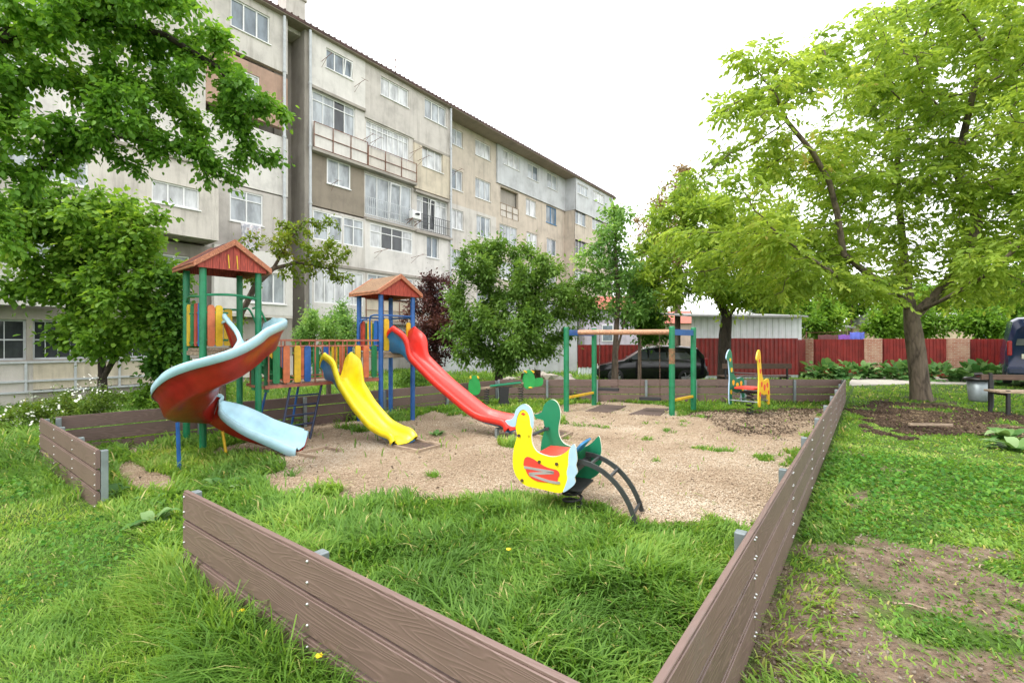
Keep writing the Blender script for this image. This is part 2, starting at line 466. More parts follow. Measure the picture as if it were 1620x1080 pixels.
def ground_sheet():
    xs = np.concatenate([np.arange(-400, -20, 20), np.arange(-20, -10, .5), np.arange(-10, 6, .055), np.arange(6, 20, .5), np.arange(20, 401, 20)])
    ys = np.concatenate([np.arange(-300, -4, 20), np.arange(-4, -0.5, .25), np.arange(-.5, 16, .055), np.arange(16, 40, .5), np.arange(40, 601, 20)])
    X, Y = np.meshgrid(xs, ys, indexing='ij')
    m, d, lt, dk = masks(X, Y)
    Z = ground_z(X, Y)
    Z = Z + np.where(m, .012*(vnoise(X, Y, .12, 5)), 0) + np.where(d, .01*vnoise(X, Y, .09, 6), 0)
    nx, ny = len(xs), len(ys)
    idx = np.arange(nx*ny).reshape(nx, ny)
    F = np.stack([idx[:-1,:-1], idx[1:,:-1], idx[1:,1:], idx[:-1,1:]], -1).reshape(-1, 4)
    V = np.stack([X, Y, Z], -1).reshape(-1, 3)
    def blur(a):
        a = a.astype(float); b = a.copy()
        b[1:-1,1:-1] = (a[1:-1,1:-1]*2 + a[:-2,1:-1] + a[2:,1:-1] + a[1:-1,:-2] + a[1:-1,2:])/6
        return b.ravel()
    mt, n, l, b = new_mat('soil_grass_chips')
    def attr(nm):
        a = n.new('ShaderNodeAttribute'); a.attribute_name = nm; return a.outputs['Fac']
    v = coords(n, l)
    tg = noise(n, l, v, 2.2, 6); rg = ramp(n, [(.3, (.045,.085,.014)), (.55, (.07,.13,.02)), (.75, (.11,.125,.04))]); l.new(tg.outputs[0], rg.inputs[0])
    vo = n.new('ShaderNodeTexVoronoi'); vo.inputs['Scale'].default_value = 70; l.new(v, vo.inputs['Vector'])
    hsv = n.new('ShaderNodeSeparateColor'); l.new(vo.outputs['Color'], hsv.inputs[0])
    rm = ramp(n, [(0, (.34,.26,.175)), (.35, (.44,.33,.23)), (.7, (.52,.405,.29)), (1, (.58,.49,.385))]); l.new(hsv.outputs[0], rm.inputs[0])
    tm = noise(n, l, v, .8, 4); mm = n.new('ShaderNodeMix'); mm.data_type = 'RGBA'; mm.blend_type = 'MULTIPLY'
    rmm = ramp(n, [(.35, (.72,.68,.64)), (.6, (1,1,1))]); l.new(tm.outputs[0], rmm.inputs[0]); mm.inputs[0].default_value = 1
    l.new(rm.outputs[0], mm.inputs[6]); l.new(rmm.outputs[0], mm.inputs[7])
    td = noise(n, l, v, 7, 8, .7); rd = ramp(n, [(.3, (.075,.05,.035)), (.5, (.17,.12,.085)), (.68, (.27,.205,.15)), (.8, (.37,.30,.235))]); l.new(td.outputs[0], rd.inputs[0])
    tl = noise(n, l, v, 9, 7, .7); rl = ramp(n, [(.32, (.03,.018,.012)), (.5, (.085,.055,.036)), (.62, (.15,.10,.065)), (.75, (.24,.18,.11))]); l.new(tl.outputs[0], rl.inputs[0])
    cur = rg.outputs[0]
    for nm, c in (('mulch', mm.outputs[2]), ('dirt', rd.outputs[0]), ('litter', rl.outputs[0])):
        mx = n.new('ShaderNodeMix'); mx.data_type = 'RGBA'
        l.new(attr(nm), mx.inputs[0]); l.new(cur, mx.inputs[6]); l.new(c, mx.inputs[7]); cur = mx.outputs[2]
    l.new(cur, b.inputs['Base Color']); b.inputs['Roughness'].default_value = .95; b.inputs['Specular IOR Level'].default_value = .2
    ad = n.new('ShaderNodeMath'); ad.operation = 'ADD'; l.new(vo.outputs['Distance'], ad.inputs[0]); l.new(td.outputs[0], ad.inputs[1])
    bump(n, l, ad.outputs[0], b, .7, .02)
    o = np_mesh('ground', V, F, mt, attr=dict(mulch=blur(m), dirt=blur(d), litter=blur(lt | (dk & (fnoise(X, Y, .35, 71) > .47)))), smooth=True)
    tag(o, kind='structure')
ground_sheet()

# concrete footpath beyond the tree
pb = MB()
zt = .035
pp = [(x, y) for x, y in PATH]
pb.add([(x, y, zt) for x, y in pp] + [(x, y, -.1) for x, y in pp],
       [tuple(range(len(pp)))] + [(i, (i+1) % len(pp), (i+1) % len(pp) + len(pp), i + len(pp)) for i in range(len(pp))])
tag(pb.build('path', M['concrete']), kind='structure')

# ------------------------------------------------------------------ grass, chips, litter
def blades(P, h, w, lean, az, rnd, bend=.45):
    """seven-point blades that arch over: three pairs and a tip"""
    n = len(P)
    dx, dy = np.cos(az), np.sin(az)
    sx, sy = -dy*w/2, dx*w/2
    V = np.empty((n, 7, 3))
    def pt(t):
        hor = lean*h*t*t; ver = h*t*(1 - np.clip(.30*lean, 0, .6)*t*t)
        return np.stack([P[:,0] + dx*hor, P[:,1] + dy*hor, P[:,2] - .01 + ver], -1)
    S = np.stack([sx, sy, 0*sx], -1)
    for i, (t, k) in enumerate(((0, .8), (.42, 1.0), (.78, .7))):
        c = pt(t); V[:, 2*i] = c - S*k; V[:, 2*i+1] = c + S*k
    V[:, 6] = pt(1.0)
    o = np.arange(n)[:, None]*7
    F = np.concatenate([o + np.array([q]) for q in ((0,1,3),(0,3,2),(2,3,5),(2,5,4),(4,5,6))], 0)
    return V.reshape(-1, 3), F, np.repeat(rnd, 7)

def grass_field():
    Ps = []
    for r0, r1, dens in ((.7,1.6,9000),(1.6,2.6,9000),(2.6,4,6000),(4,6,3600),(6,9,2000),(9,13,800),(13,20,230),(20,32,60)):
        half = R(68)
        area = half*(r1*r1 - r0*r0)
        k = int(area*dens)
        r = np.sqrt(rng.random(k)*(r1*r1 - r0*r0) + r0*r0); a = PI/2 + YAW + (rng.random(k)*2 - 1)*half
        Ps.append(np.stack([r*np.cos(a), r*np.sin(a), r], -1))
    P = np.concatenate(Ps); x, y, r = P[:,0], P[:,1], P[:,2]
    m, d, lt, dk = masks(x, y)
    inside = in_poly(x, y, INSIDE)
    u = rng.random(len(x))
    keep = ~((m) & (u > .004)) & ~(d & (u > .2)) & ~(lt & (u > .06)) & ~(dk & (u > .12))
    keep &= ~in_poly(x, y, PATH) & (x > -20.3) & (y < 24)
    keep &= (np.abs(y - FY) > .035) | (x > FX) | ((x < FR_B.x) & (x > FR_A.x))
    keep &= np.abs(x - FX) > .04
    right = (x > FX)
    # height by place
    fn = fnoise(x, y, .6, 81); fb = fnoise(x, y, 1.8, 85)
    h = np.full(len(x), .10)
    wedge = inside & (y < 3.6) & (x > -4.2)
    tuft = np.clip((fnoise(x, y, .38, 87) - .5)*4, 0, 1)
    h = np.where(wedge, .075 + .11*fb + .12*tuft, h)
    mound = inside & (x < -4.2); h = np.where(mound, .10 + .14*np.clip(fb - .35, 0, 1)*2, h)
    front = (y < FY) & (x < FX)
    h = np.where(front, .035 + .045*fb + .05*tuft*(fb > .5), h)
    nearf = np.exp(-((y - FY + .12)/.28)**2) * ((x < FX) & (x > FR_B.x - .1)) * (y < FY)
    h = h + .32*nearf*(.25 + fn)
    nearl = np.exp(-((y - FY)/.35)**2) * (x < FR_A.x - .4) * (x > -10); h = h + .14*nearl*(.4 + fn)
    h = np.where(right, .028 + .035*fb, h)
    h = np.where(right & (x < FX + .35), h + .06*fn, h)
    beh = (x < C_BACK.x + .1*(y - 1)) & ~inside; h = np.where(beh, .22 + .15*fb, h)
    edge = inside & (seg_dist(x, y, C_BACK, C_FAR) < .6); h = np.where(edge, .16 + .1*fb, h)
    edge2 = inside & (seg_dist(x, y, C_FAR, C_RIGHT) < .35); h = np.where(edge2, .12 + .1*fb, h)
    h = np.where((y > 13) & right, .09, h)
    # bare thin spots
    keep &= ~(front & (fn > .74) & (u > .3)) & ~(right & (y < 6) & (fnoise(x, y, .5, 91) > .62) & (u > .25))
    keep &= ~(wedge & (fnoise(x, y, .9, 95) > .66) & (u > .55))
    keep &= (u < np.where(right, .85, 1))
    P = P[keep]; x, y, r, h, fb, fn, right, front, wedge = (a[keep] for a in (x, y, r, h, fb, fn, right, front, wedge))
    k = len(x)
    h = .85*h*(.5 + .75*rng.random(k)) * np.where(rng.random(k) < .02, 1.5, 1)
    w = np.where(front, .8, 1.2)*np.clip(.0045 + .0011*r, .0055, .03)*(.7 + .6*rng.random(k)) * np.where(right, 1.25, 1) * np.where(h > .16, 1.35, 1)
    lean = np.clip(.25 + 1.0*rng.random(k) + .5*(fn - .5), .1, 1.5)
    az = rng.normal(0, 1.1, k) + 9*fnoise(x, y, .5, 89)
    Z = ground_z(x, y)
    rnd = np.clip(.5 + .9*(fnoise(x, y, 1.1, 101) - .5) + .7*(fnoise(x, y, .3, 103) - .5) + .45*(rng.random(k) - .5), 0, 1)
    rnd = np.where(rng.random(k) < np.where(right, .05, .03), .97, rnd*.92)
    V, F, A = blades(np.stack([x, y, Z], -1), h, w, lean, az, rnd)
    gm = leaf_mat('grass_blade', [(0, (.075,.155,.028)), (.35, (.11,.215,.036)), (.65, (.165,.275,.045)), (.86, (.23,.325,.065)), (.95, (.36,.35,.12)), (1, (.45,.38,.20))], .5, 1.5)
    o = np_mesh('grass', V, F, gm, attr=dict(rnd=A))
    tag(o, 'fresh green grass of uneven height growing around the playground', 'grass', kind='stuff')
grass_field()

def scatter_bits(name, mask_fn, bands, size, mat, label, cat, flat=.5):
    Ps = []
    for r0, r1, dens in bands:
        half = R(66); k = int(half*(r1*r1 - r0*r0)*dens)
        r = np.sqrt(rng.random(k)*(r1*r1 - r0*r0) + r0*r0); a = PI/2 + YAW + (rng.random(k)*2 - 1)*half
        Ps.append(np.stack([r*np.cos(a), r*np.sin(a), np.full(k, max(1, r0/5))], -1))
    P = np.concatenate(Ps); x, y = P[:,0], P[:,1]
    kp = mask_fn(x, y, rng.random(len(x)))
    P = P[kp]; x, y = P[:,0], P[:,1]; k = len(x)
    L = size[0]*(.5 + rng.random(k))*P[:,2]**.5; W = size[1]*(.5 + rng.random(k))*P[:,2]**.5; T = size[2]*(.5 + rng.random(k))
    az = rng.random(k)*2*PI
    d = np.stack([np.cos(az), np.sin(az), flat*(rng.random(k) - .5)], -1); s = np.stack([-np.sin(az), np.cos(az), flat*(rng.random(k) - .5)], -1)
    c = np.stack([x, y, ground_z(x, y) + .010 + .014*rng.random(k)], -1)
    up = np.cross(d, s)
    V = np.empty((k, 8, 3))
    for i, (a, b_, e) in enumerate(((-1,-1,0),(1,-.7,0),(1,.7,0),(-1,1,0),(-1,-1,1),(1,-.7,1),(1,.7,1),(-1,1,1))):
        V[:,i] = c + d*(a*L/2)[:,None] + s*(b_*W/2)[:,None] + up*(e*T)[:,None]
    o_ = np.arange(k)[:,None]*8
    F = np.concatenate([o_ + np.array([q]) for q in ((4,5,6,7),(0,1,5,4),(1,2,6,5),(2,3,7,6),(3,0,4,7))], 0)
    ob = np_mesh(name, V.reshape(-1,3), F, mat, attr=dict(rnd=np.repeat(np.clip(.62*rng.random(k) + .9*(fnoise(x, y, 1.1, 161) - .5) + .4*(fnoise(x, y, .25, 165) - .5) + .2, 0, 1), 8)))
    tag(ob, label, cat, kind='stuff')
def attr_mat(name, stops, rough=.85):
    m, n, l, b = new_mat(name)
    a = n.new('ShaderNodeAttribute'); a.attribute_name = 'rnd'
    r = ramp(n, stops); l.new(a.outputs['Fac'], r.inputs[0]); l.new(r.outputs[0], b.inputs['Base Color'])
    b.inputs['Roughness'].default_value = rough; b.inputs['Specular IOR Level'].default_value = .25
    return m
chip_m = attr_mat('wood_chip', [(0, (.22,.155,.10)), (.2, (.36,.265,.18)), (.5, (.455,.35,.245)), (.8, (.53,.43,.32)), (1, (.62,.54,.43))])
scatter_bits('wood_chips', lambda x, y, u: masks(x, y)[0], ((2.4,5,8500),(5,8,3600),(8,12,1300),(12,16,250)), (.016,.009,.0035), chip_m,
             'pale wood chips covering the play area floor', 'wood chips', .7)
lit_m = attr_mat('dead_leaf', [(0, (.03,.018,.012)), (.45, (.075,.048,.031)), (.8, (.14,.095,.06)), (1, (.27,.20,.12))])
def litmask(x, y, u):
    m, d, lt, dk = masks(x, y); return lt | (dk & (u < .5)) | (d & (u < .06)) | (m & (u < .012))
scatter_bits('leaf_litter', litmask, ((1.5,5,200),(5,9,700),(9,16,750)), (.034,.018,.003), lit_m, 'brown dead leaves and bark bits lying on bare soil', 'leaf litter', 1.0)
peb_m = attr_mat('pebble', [(0, (.08,.06,.045)), (.5, (.17,.13,.10)), (1, (.30,.26,.21))])
scatter_bits('pebbles', lambda x, y, u: masks(x, y)[1], ((1.2,3,700),(3,6,300)), (.011,.009,.005), peb_m, 'small stones and chips strewn over the bare soil', 'pebbles', .6)

# ------------------------------------------------------------------ apartment building
BX = -20.5
Bd = empty('apartment_building', (BX, 11, 0))
tag(Bd, 'long weathered five storey apartment block with patched balconies behind the playground', 'building')
OX, OY = BX, 11.0
def fy(px, X):      # y on the plane x = X seen at photo column px
    a = (px - 810)/750; d = X/(a*CT - ST)
    return a*d*ST + d*CT
def fz(px, py, X):
    a = (px - 810)/750; d = X/(a*CT - ST)
    return EYE - (py - 540)/750*d
PL = {}
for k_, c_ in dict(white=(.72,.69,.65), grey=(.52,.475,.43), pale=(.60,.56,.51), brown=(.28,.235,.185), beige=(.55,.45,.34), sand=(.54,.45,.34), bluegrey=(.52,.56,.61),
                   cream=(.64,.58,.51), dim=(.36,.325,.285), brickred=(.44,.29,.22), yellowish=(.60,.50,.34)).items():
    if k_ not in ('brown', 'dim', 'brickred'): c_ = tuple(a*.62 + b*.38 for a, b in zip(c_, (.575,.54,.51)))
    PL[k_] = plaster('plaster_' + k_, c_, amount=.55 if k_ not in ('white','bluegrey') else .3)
GL = []
for c_, r_ in (((.20,.24,.28),.06), ((.42,.45,.48),.08), ((.60,.61,.62),.12), ((.05,.055,.06),.08)):
    m, n, l, b = new_mat('window_glass')
    t = noise(n, l, coords(n, l, (1,1,.35)), 2.5, 4)
    r = ramp(n, [(.35, mul(c_,.55)), (.6, mul(c_,1.1))]); l.new(t.outputs[0], r.inputs[0]); l.new(r.outputs[0], b.inputs['Base Color'])
    b.inputs['Roughness'].default_value = r_; b.inputs['Specular IOR Level'].default_value = .6
    GL.append(m)
def wall_cell(y0, y1, z0, z1, X, mat, holes=(), depth=.16, label=None, name='wall'):
    """facade panel facing +x with openings cut out and reveals going in"""
    ys = sorted(set([y0, y1] + [min(max(q, y0), y1) for h in holes for q in h[:2]]))
    zs = sorted(set([z0, z1] + [min(max(q, z0), z1) for h in holes for q in h[2:]]))
    mb = MB()
    for i in range(len(ys)-1):
        for j in range(len(zs)-1):
            if ys[i+1]-ys[i] < 1e-5 or zs[j+1]-zs[j] < 1e-5: continue
            cy, cz = (ys[i]+ys[i+1])/2, (zs[j]+zs[j+1])/2
            if any(h[0] < cy < h[1] and h[2] < cz < h[3] for h in holes): continue
            mb.add([(X-OX, ys[i]-OY, zs[j]), (X-OX, ys[i+1]-OY, zs[j]), (X-OX, ys[i+1]-OY, zs[j+1]), (X-OX, ys[i]-OY, zs[j+1])], [(0,1,2,3)])
    for h in holes:
        a, b_, c, d = max(h[0],y0)-OY, min(h[1],y1)-OY, max(h[2],z0), min(h[3],z1); x0, x1 = X-OX, X-OX-depth
        mb.add([(x0,a,c),(x0,b_,c),(x0,b_,d),(x0,a,d),(x1,a,c),(x1,b_,c),(x1,b_,d),(x1,a,d)],
               [(0,4,5,1),(1,5,6,2),(2,6,7,3),(3,7,4,0)])
    # side returns so that a panel has thickness
    x0, x1 = X-OX, X-OX-.25
    a, b_ = y0-OY, y1-OY
    mb.add([(x0,a,z0),(x0,b_,z0),(x0,b_,z1),(x0,a,z1),(x1,a,z0),(x1,b_,z0),(x1,b_,z1),(x1,a,z1)], [(0,1,5,4),(1,2,6,5),(2,3,7,6),(3,0,4,7)])
    return mb.build(name, mat, Bd, label=label)
WN = [0]
def window(h, X, panes=3, glass=None, inset=.09, transom=0, frame=None, sash=None, bars=.05, sill=True, dark=None, blue=False):
    y0, y1, z0, z1 = h; x = X - OX - inset
    fr = MB(); w = .055
    a, b_ = y0-OY, y1-OY
    fr.box2((x-.03, a, z0), (x+.03, b_, z0+w)); fr.box2((x-.03, a, z1-w), (x+.03, b_, z1))
    fr.box2((x-.03, a, z0+w), (x+.03, a+w, z1-w)); fr.box2((x-.03, b_-w, z0+w), (x+.03, b_, z1-w))
    pw = (b_-a)/panes
    for i in range(1, panes): fr.box2((x-.028, a+pw*i-bars/2, z0+w), (x+.028, a+pw*i+bars/2, z1-w))
    if transom:
        zt_ = z1 - transom*(z1-z0)
        for i in range(panes): fr.box2((x-.026, a+pw*i+(bars/2 if i else w), zt_-.02), (x+.026, a+pw*(i+1)-(bars/2 if i < panes-1 else w), zt_+.02))
    if sash is not None:                                   # an open, tilted casement
        yc = a + pw*sash
        for dy_ in (.05, pw-.05): fr.bar((x+.01, yc+dy_, z0+.1), (x+.16-.02, yc+dy_, z1-.12), .05, .045)
        for t_ in (0, 1): fr.bar((x+.01+.13*t_, yc+.05, z0+.1+(z1-z0-.22)*t_), (x+.01+.13*t_, yc+pw-.05, z0+.1+(z1-z0-.22)*t_), .045, .05)
    if sill: fr.box2((x+.03, a-.04, z0-.05), (x+inset+.06, b_+.04, z0-.012))
    o = fr.build('window', frame or M['white_pvc'], Bd)
    g = MB(); mats = []
    for i in range(panes):
        gi = (glass if glass is not None else [1,2,1,0,2,1][(WN[0]*5 + i*3) % 6])
        if dark is not None and i in (dark if isinstance(dark, tuple) else (dark,)): gi = 3  # dark of the room behind open sashes put into the pane colour
        g.add([(x-.012, a+pw*i, z0+.02), (x-.012, a+pw*(i+1), z0+.02), (x-.012, a+pw*(i+1), z1-.02), (x-.012, a+pw*i, z1-.02)], [(0,1,2,3)], gi)
    g.build('pane', GL, o)
    WN[0] += 1
    return o
def hole(X, x0, x1, ya, yb):
    """photo columns x0..x1, rows ya (top) and yb (bottom) read at the left column"""
    return (fy(x0, X), fy(x1, X), fz(x0, yb, X), fz(x0, ya, X))
LV = [0.0, 2.62, 5.27, 7.9, 10.5, 13.35, 15.85]
# added solid core that keeps light from shining through the facade
core = MB(); core.box2((-9, fy(60, BX)-40-OY, -1), (-1.3, fy(968, BX)-OY, 15.8)); core.build('light_block_core', PL['dim'], Bd)

yA0, yA1, yA2, yA3 = fy(490, BX), fy(577, BX), fy(655, BX), fy(713, BX)
XB = BX - 1.0
yB1, yB2 = fy(785, XB), fy(893, XB)
yC0, yC1 = yB2, fy(968, BX)
bay = [(yA0, yA1), (yA1, yA2), (yA2, yA3)]
dcol = {}
# bay one
h = hole(BX, 515, 557, 75.5, 107); wall_cell(*bay[0], LV[5], LV[6], BX+.05, PL['white'], [h]); window(h, BX+.05, 3, 0, sash=2)
h = (yA0+.12, fy(562, BX), 11.75, 13.2); wall_cell(*bay[0], LV[4]+.12, LV[5], BX, PL['white'], [h]); window(h, BX, 4, 1, transom=.28, bars=.035, sill=False, dark=2)
h = hole(BX, 518, 555, 249, 289); wall_cell(*bay[0], LV[3], LV[4]-.2, BX-.05, PL['brown'], [h], label='unpainted brown plaster panel'); window(h, BX-.05, 2, 1, inset=.03)
h1 = (yA0+.15, fy(541, BX), fz(515,381,BX), LV[3]-.22); h2 = (fy(543, BX), yA1-.08, fz(515,381,BX), LV[3]-.22)
wall_cell(*bay[0], LV[2], LV[3]-.1, BX+.02, PL['pale'], [h1, h2]); window(h1, BX+.02, 2, 1, inset=.05, sash=1, sill=False); window(h2, BX+.02, 2, 1, inset=.05, transom=.3, sill=False)
h = (yA0+.2, yA1-.1, 3.4, LV[2]-.25); wall_cell(*bay[0], LV[1], LV[2]-.1, BX+.02, PL['white'], [h]); window(h, BX+.02, 5, 2, inset=.05, transom=.0, sill=False)
# bay two
h = hole(BX, 602, 646, 120, 149.5); wall_cell(*bay[1], LV[5]-.35, LV[6], BX+.02, PL['grey'], [h]); window(h, BX+.02, 3, 2)
h = (yA1+.12, fy(648, BX), 11.55, 12.92); wall_cell(*bay[1], LV[4]+.12, LV[5]-.35, BX-.06, PL['pale'], [h]); window(h, BX-.06, 8, 2, transom=.22, bars=.04, sill=False)
h = (yA1+.06, yA2-.12, 8.1, LV[4]-.3); wall_cell(*bay[1], LV[3]+.05, LV[4]-.2, BX-.05, PL['grey'], [h]); window(h, BX-.05, 4, 1, sash=2, sill=False)
h = hole(BX, 584.6, 652, 352.5, 390); wall_cell(*bay[1], LV[2], LV[3]-.1, BX+.02, PL['white'], [h]); window(h, BX+.02, 4, 2, inset=.04, transom=.33, dark=(1,2), sill=False)
h = (yA1+.15, yA2-.1, 4.05, LV[2]-.2); wall_cell(*bay[1], 3.85, LV[2]-.1, BX+.02, PL['grey'], [h]); window(h, BX+.02, 5, 1, inset=.05, transom=.3, sill=False)
wall_cell(*bay[1], LV[1], 3.75, BX+.03, PL['yellowish'], [], label='ochre balcony parapet')
# bay three
h = hole(BX, 672, 706, 154, 185); wall_cell(*bay[2], LV[5]-.5, LV[6], BX, PL['grey'], [h]); window(h, BX, 3, 1)
h = hole(BX, 667, 700, 227, 262); wall_cell(*bay[2], LV[4]-.25, LV[5]-.55, BX+.05, PL['yellowish'], [h], label='pale yellow framed panel'); window(h, BX+.05, 3, 2, inset=.16)
h = (yA2+.25, yA3-.2, LV[3]+.15, LV[4]-.5); wall_cell(*bay[2], LV[3], LV[4]-.3, BX-.05, PL['pale'], [h]); window(h, BX-.05, 5, 2, transom=.16, dark=(1,2), sash=2, sill=False, inset=.12)
h = hole(BX, 675, 694, 372, 406); wall_cell(*bay[2], LV[2], LV[3]-.1, BX+.01, PL['white'], [h]); window(h, BX+.01, 2, 0, inset=.12)
h = (yA2+.8, yA3-.8, 3.7, 4.9); wall_cell(*bay[2], LV[1], LV[2]-.05, BX, PL['white'], [h]); window(h, BX, 2, 1)
wall_cell(yA0, yA3, -.6, LV[1]-.1, BX-.1, PL['grey'], [(yA0+1+2.6*i, yA0+2.4+2.6*i, .8, 2.2) for i in range(3)])
for i in range(3): window((yA0+1+2.6*i, yA0+2.4+2.6*i, .8, 2.2), BX-.1, 2, 0)
# slabs and ledges between the storeys of the projecting block
sl = MB()
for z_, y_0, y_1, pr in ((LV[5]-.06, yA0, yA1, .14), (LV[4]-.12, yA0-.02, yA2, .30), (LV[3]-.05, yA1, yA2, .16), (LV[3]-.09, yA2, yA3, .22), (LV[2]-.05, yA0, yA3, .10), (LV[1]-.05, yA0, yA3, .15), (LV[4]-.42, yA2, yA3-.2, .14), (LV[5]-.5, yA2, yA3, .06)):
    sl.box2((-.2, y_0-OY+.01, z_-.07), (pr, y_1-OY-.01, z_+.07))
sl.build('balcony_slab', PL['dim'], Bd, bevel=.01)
def balcony_rail(y0, y1, z0, z1, X, rails=3, bars=0, panel=None, name='balcony_railing', mat=None):
    mb = MB(); x = X-OX
    for i in range(rails):
        z_ = z0 + (z1-z0)*i/(rails-1); mb.box2((x-.014, y0-OY, z_-.014), (x+.014, y1-OY, z_+.014))
    nb = bars or 3
    for i in range(nb+1):
        y_ = y0 + (y1-y0)*i/nb - OY
        w_ = .01 if bars else .016
        mb.box2((x-w_, y_-w_, z0), (x+w_, y_+w_, z1))
    o = mb.build(name, mat or M['rust'], Bd)
    if panel:
        pm = MB(); n_ = 3
        for i in range(rails-1):
            za, zb = z0 + (z1-z0)*i/(rails-1) + .03, z0 + (z1-z0)*(i+1)/(rails-1) - .03
            for j in range(n_):
                pm.box2((x-.05, y0-OY+.03+(y1-y0)/n_*j, za), (x-.03, y0-OY-.02+(y1-y0)/n_*(j+1), zb))
        pm.build('parapet_panel', panel, o)
    return o
balcony_rail(yA0+.05, yA1-.02, LV[4]-.02, 11.62, BX+.28, 3, panel=PL['white'])
balcony_rail(yA1+.02, yA2-.05, LV[4]-.02, 11.5, BX+.28, 3, panel=PL['cream'])
balcony_rail(yA1+.02, yA2-.15, LV[3]+.05, 8.95, BX+.12, 3, bars=26, mat=M['grey_pipe'])
balcony_rail(yA2+.3, yA3-.15, LV[3]+.05, 8.85, BX+.15, 3, bars=16, mat=M['steel_dark'])
balcony_rail(yA1+.02, yA2-.05, LV[1]+.05, 3.75, BX+.1, 3)
# set-back middle block
XI = XB - .05
def row(cells, z0, z1, mat, X, y0, y1):
    hs = [c[0] for c in cells]
    wall_cell(y0, y1, z0, z1, X, mat, hs)
    for h_, n_, g_ in cells: window(h_, X, n_, g_)
yBa = yA3 - 1.0
def cw(x0, x1, ya, yb, n_=2, g_=None): return (hole(XB, x0, x1, ya, yb), n_, g_)
row([cw(713, 732, 200, 226), cw(752, 776, 219, 244, 3)], LV[5]-.03, LV[6], PL['sand'], XB, yBa, yB1)
row([cw(713, 732, 265, 297), cw(752, 776, 280, 311, 3)], LV[4], LV[5]-.03, PL['beige'], XB, yBa, yB1)
row([cw(713, 733, 329, 360), cw(754, 776, 339, 372, 3)], LV[3], LV[4], PL['pale'], XB, yBa, yB1)
row([cw(713, 733, 393, 424), cw(754, 776, 400, 432, 3)], LV[2], LV[3], PL['cream'], XB, yBa, yB1)
row([cw(713, 733, 458, 485), cw(754, 776, 462, 489, 3)], LV[1], LV[2], PL['cream'], XB, yBa, yB1)
row([cw(793.7, 820, 236, 259, 3), cw(833, 850, 257, 281), cw(864, 880, 272, 296)], 13.02, LV[6], PL['bluegrey'], XB+.12, yB1, yB2)
hl = hole(XB, 791.6, 820, 294.6, 341)
wall_cell(yB1, yB2, LV[4], 13.0, XB, PL['beige'], [hl, hole(XB, 832, 848, 312.7, 339), hole(XB, 864, 880, 324, 351)], depth=.2)
window(hole(XB, 832, 848, 312.7, 339), XB, 2, 2); window(hole(XB, 864, 880, 324, 351), XB, 2, 0, frame=M['slide_blue'])
row([cw(790.5, 818, 353, 384, 3), cw(833, 850, 366, 394), cw(865, 880, 375.5, 402)], LV[3], LV[4], PL['beige'], XB, yB1, yB2)
row([cw(790.5, 818, 412, 440, 3), cw(833, 850, 420, 446), cw(865, 880, 427, 452)], LV[2], LV[3], PL['sand'], XB, yB1, yB2)
row([cw(790.5, 818, 468, 492, 3), cw(833, 850, 472, 494), cw(865, 880, 475, 496)], LV[1], LV[2], PL['cream'], XB, yB1, yB2)
wall_cell(yBa, yB2, -.6, LV[1]-.02, XB, PL['grey'])
balcony_rail(hl[0], hl[1], hl[2], hl[2]+.95, XB, 3, panel=PL['cream'], mat=M['wood_old'])
lg = MB(); lg.box2((-1.2-1.25, hl[0]-OY, hl[2]-.05), (-1.2, hl[1]-OY, hl[2])); lg.box2((-2.45, hl[0]-OY-.1, hl[2]), (-2.4, hl[1]-OY+.1, hl[3])); lg.build('loggia', PL['dim'], Bd)
# far projecting block
wc = lambda x0, x1, ya, yb, n_=2, g_=None: (hole(BX, x0, x1, ya, yb), n_, g_)
row([wc(912, 929, 289, 305, 3), wc(937, 955, 301, 316, 3)], 13.02, LV[6], PL['bluegrey'], BX+.1, yC0, yC1)
row([wc(910, 927, 330, 353, 3), wc(937, 955, 340, 362, 3)], LV[4], 13.0, PL['sand'], BX, yC0, yC1)
row([wc(910, 927, 376.5, 401, 3, 3), wc(937, 955, 383, 406, 3)], LV[3], LV[4]-.1, PL['beige'], BX, yC0, yC1)
row([wc(910, 927, 424, 446, 3), wc(937, 955, 428, 450, 3)], LV[2], LV[3]-.1, PL['sand'], BX, yC0, yC1)
wall_cell(yC0, yC1, -.6, LV[2], BX-.02, PL['cream'])
sw = MB(); sw.box2((-1.2, yC0-OY-.03, 13.02), (.1, yC0-OY+.06, LV[6])); sw.build('wall', PL['bluegrey'], Bd)
sw = MB(); sw.box2((-1.2, yC0-OY-.02, -.6), (.0, yC0-OY+.06, 13.0)); sw.build('wall', PL['beige'], Bd)
ew = MB(); ew.box2((-9, yC1-OY, -.6), (.0, yC1-OY+.2, LV[6])); ew.build('wall', PL['sand'], Bd)
# block end and recess beside the left block
yL1 = fy(455, BX)
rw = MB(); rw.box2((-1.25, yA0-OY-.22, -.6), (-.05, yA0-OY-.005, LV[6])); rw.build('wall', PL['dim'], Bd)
rb = MB(); rb.box2((-1.35, yL1-OY, -.6), (-1.22, yA0-OY-.22, LV[6])); rb.build('wall', PL['dim'], Bd)
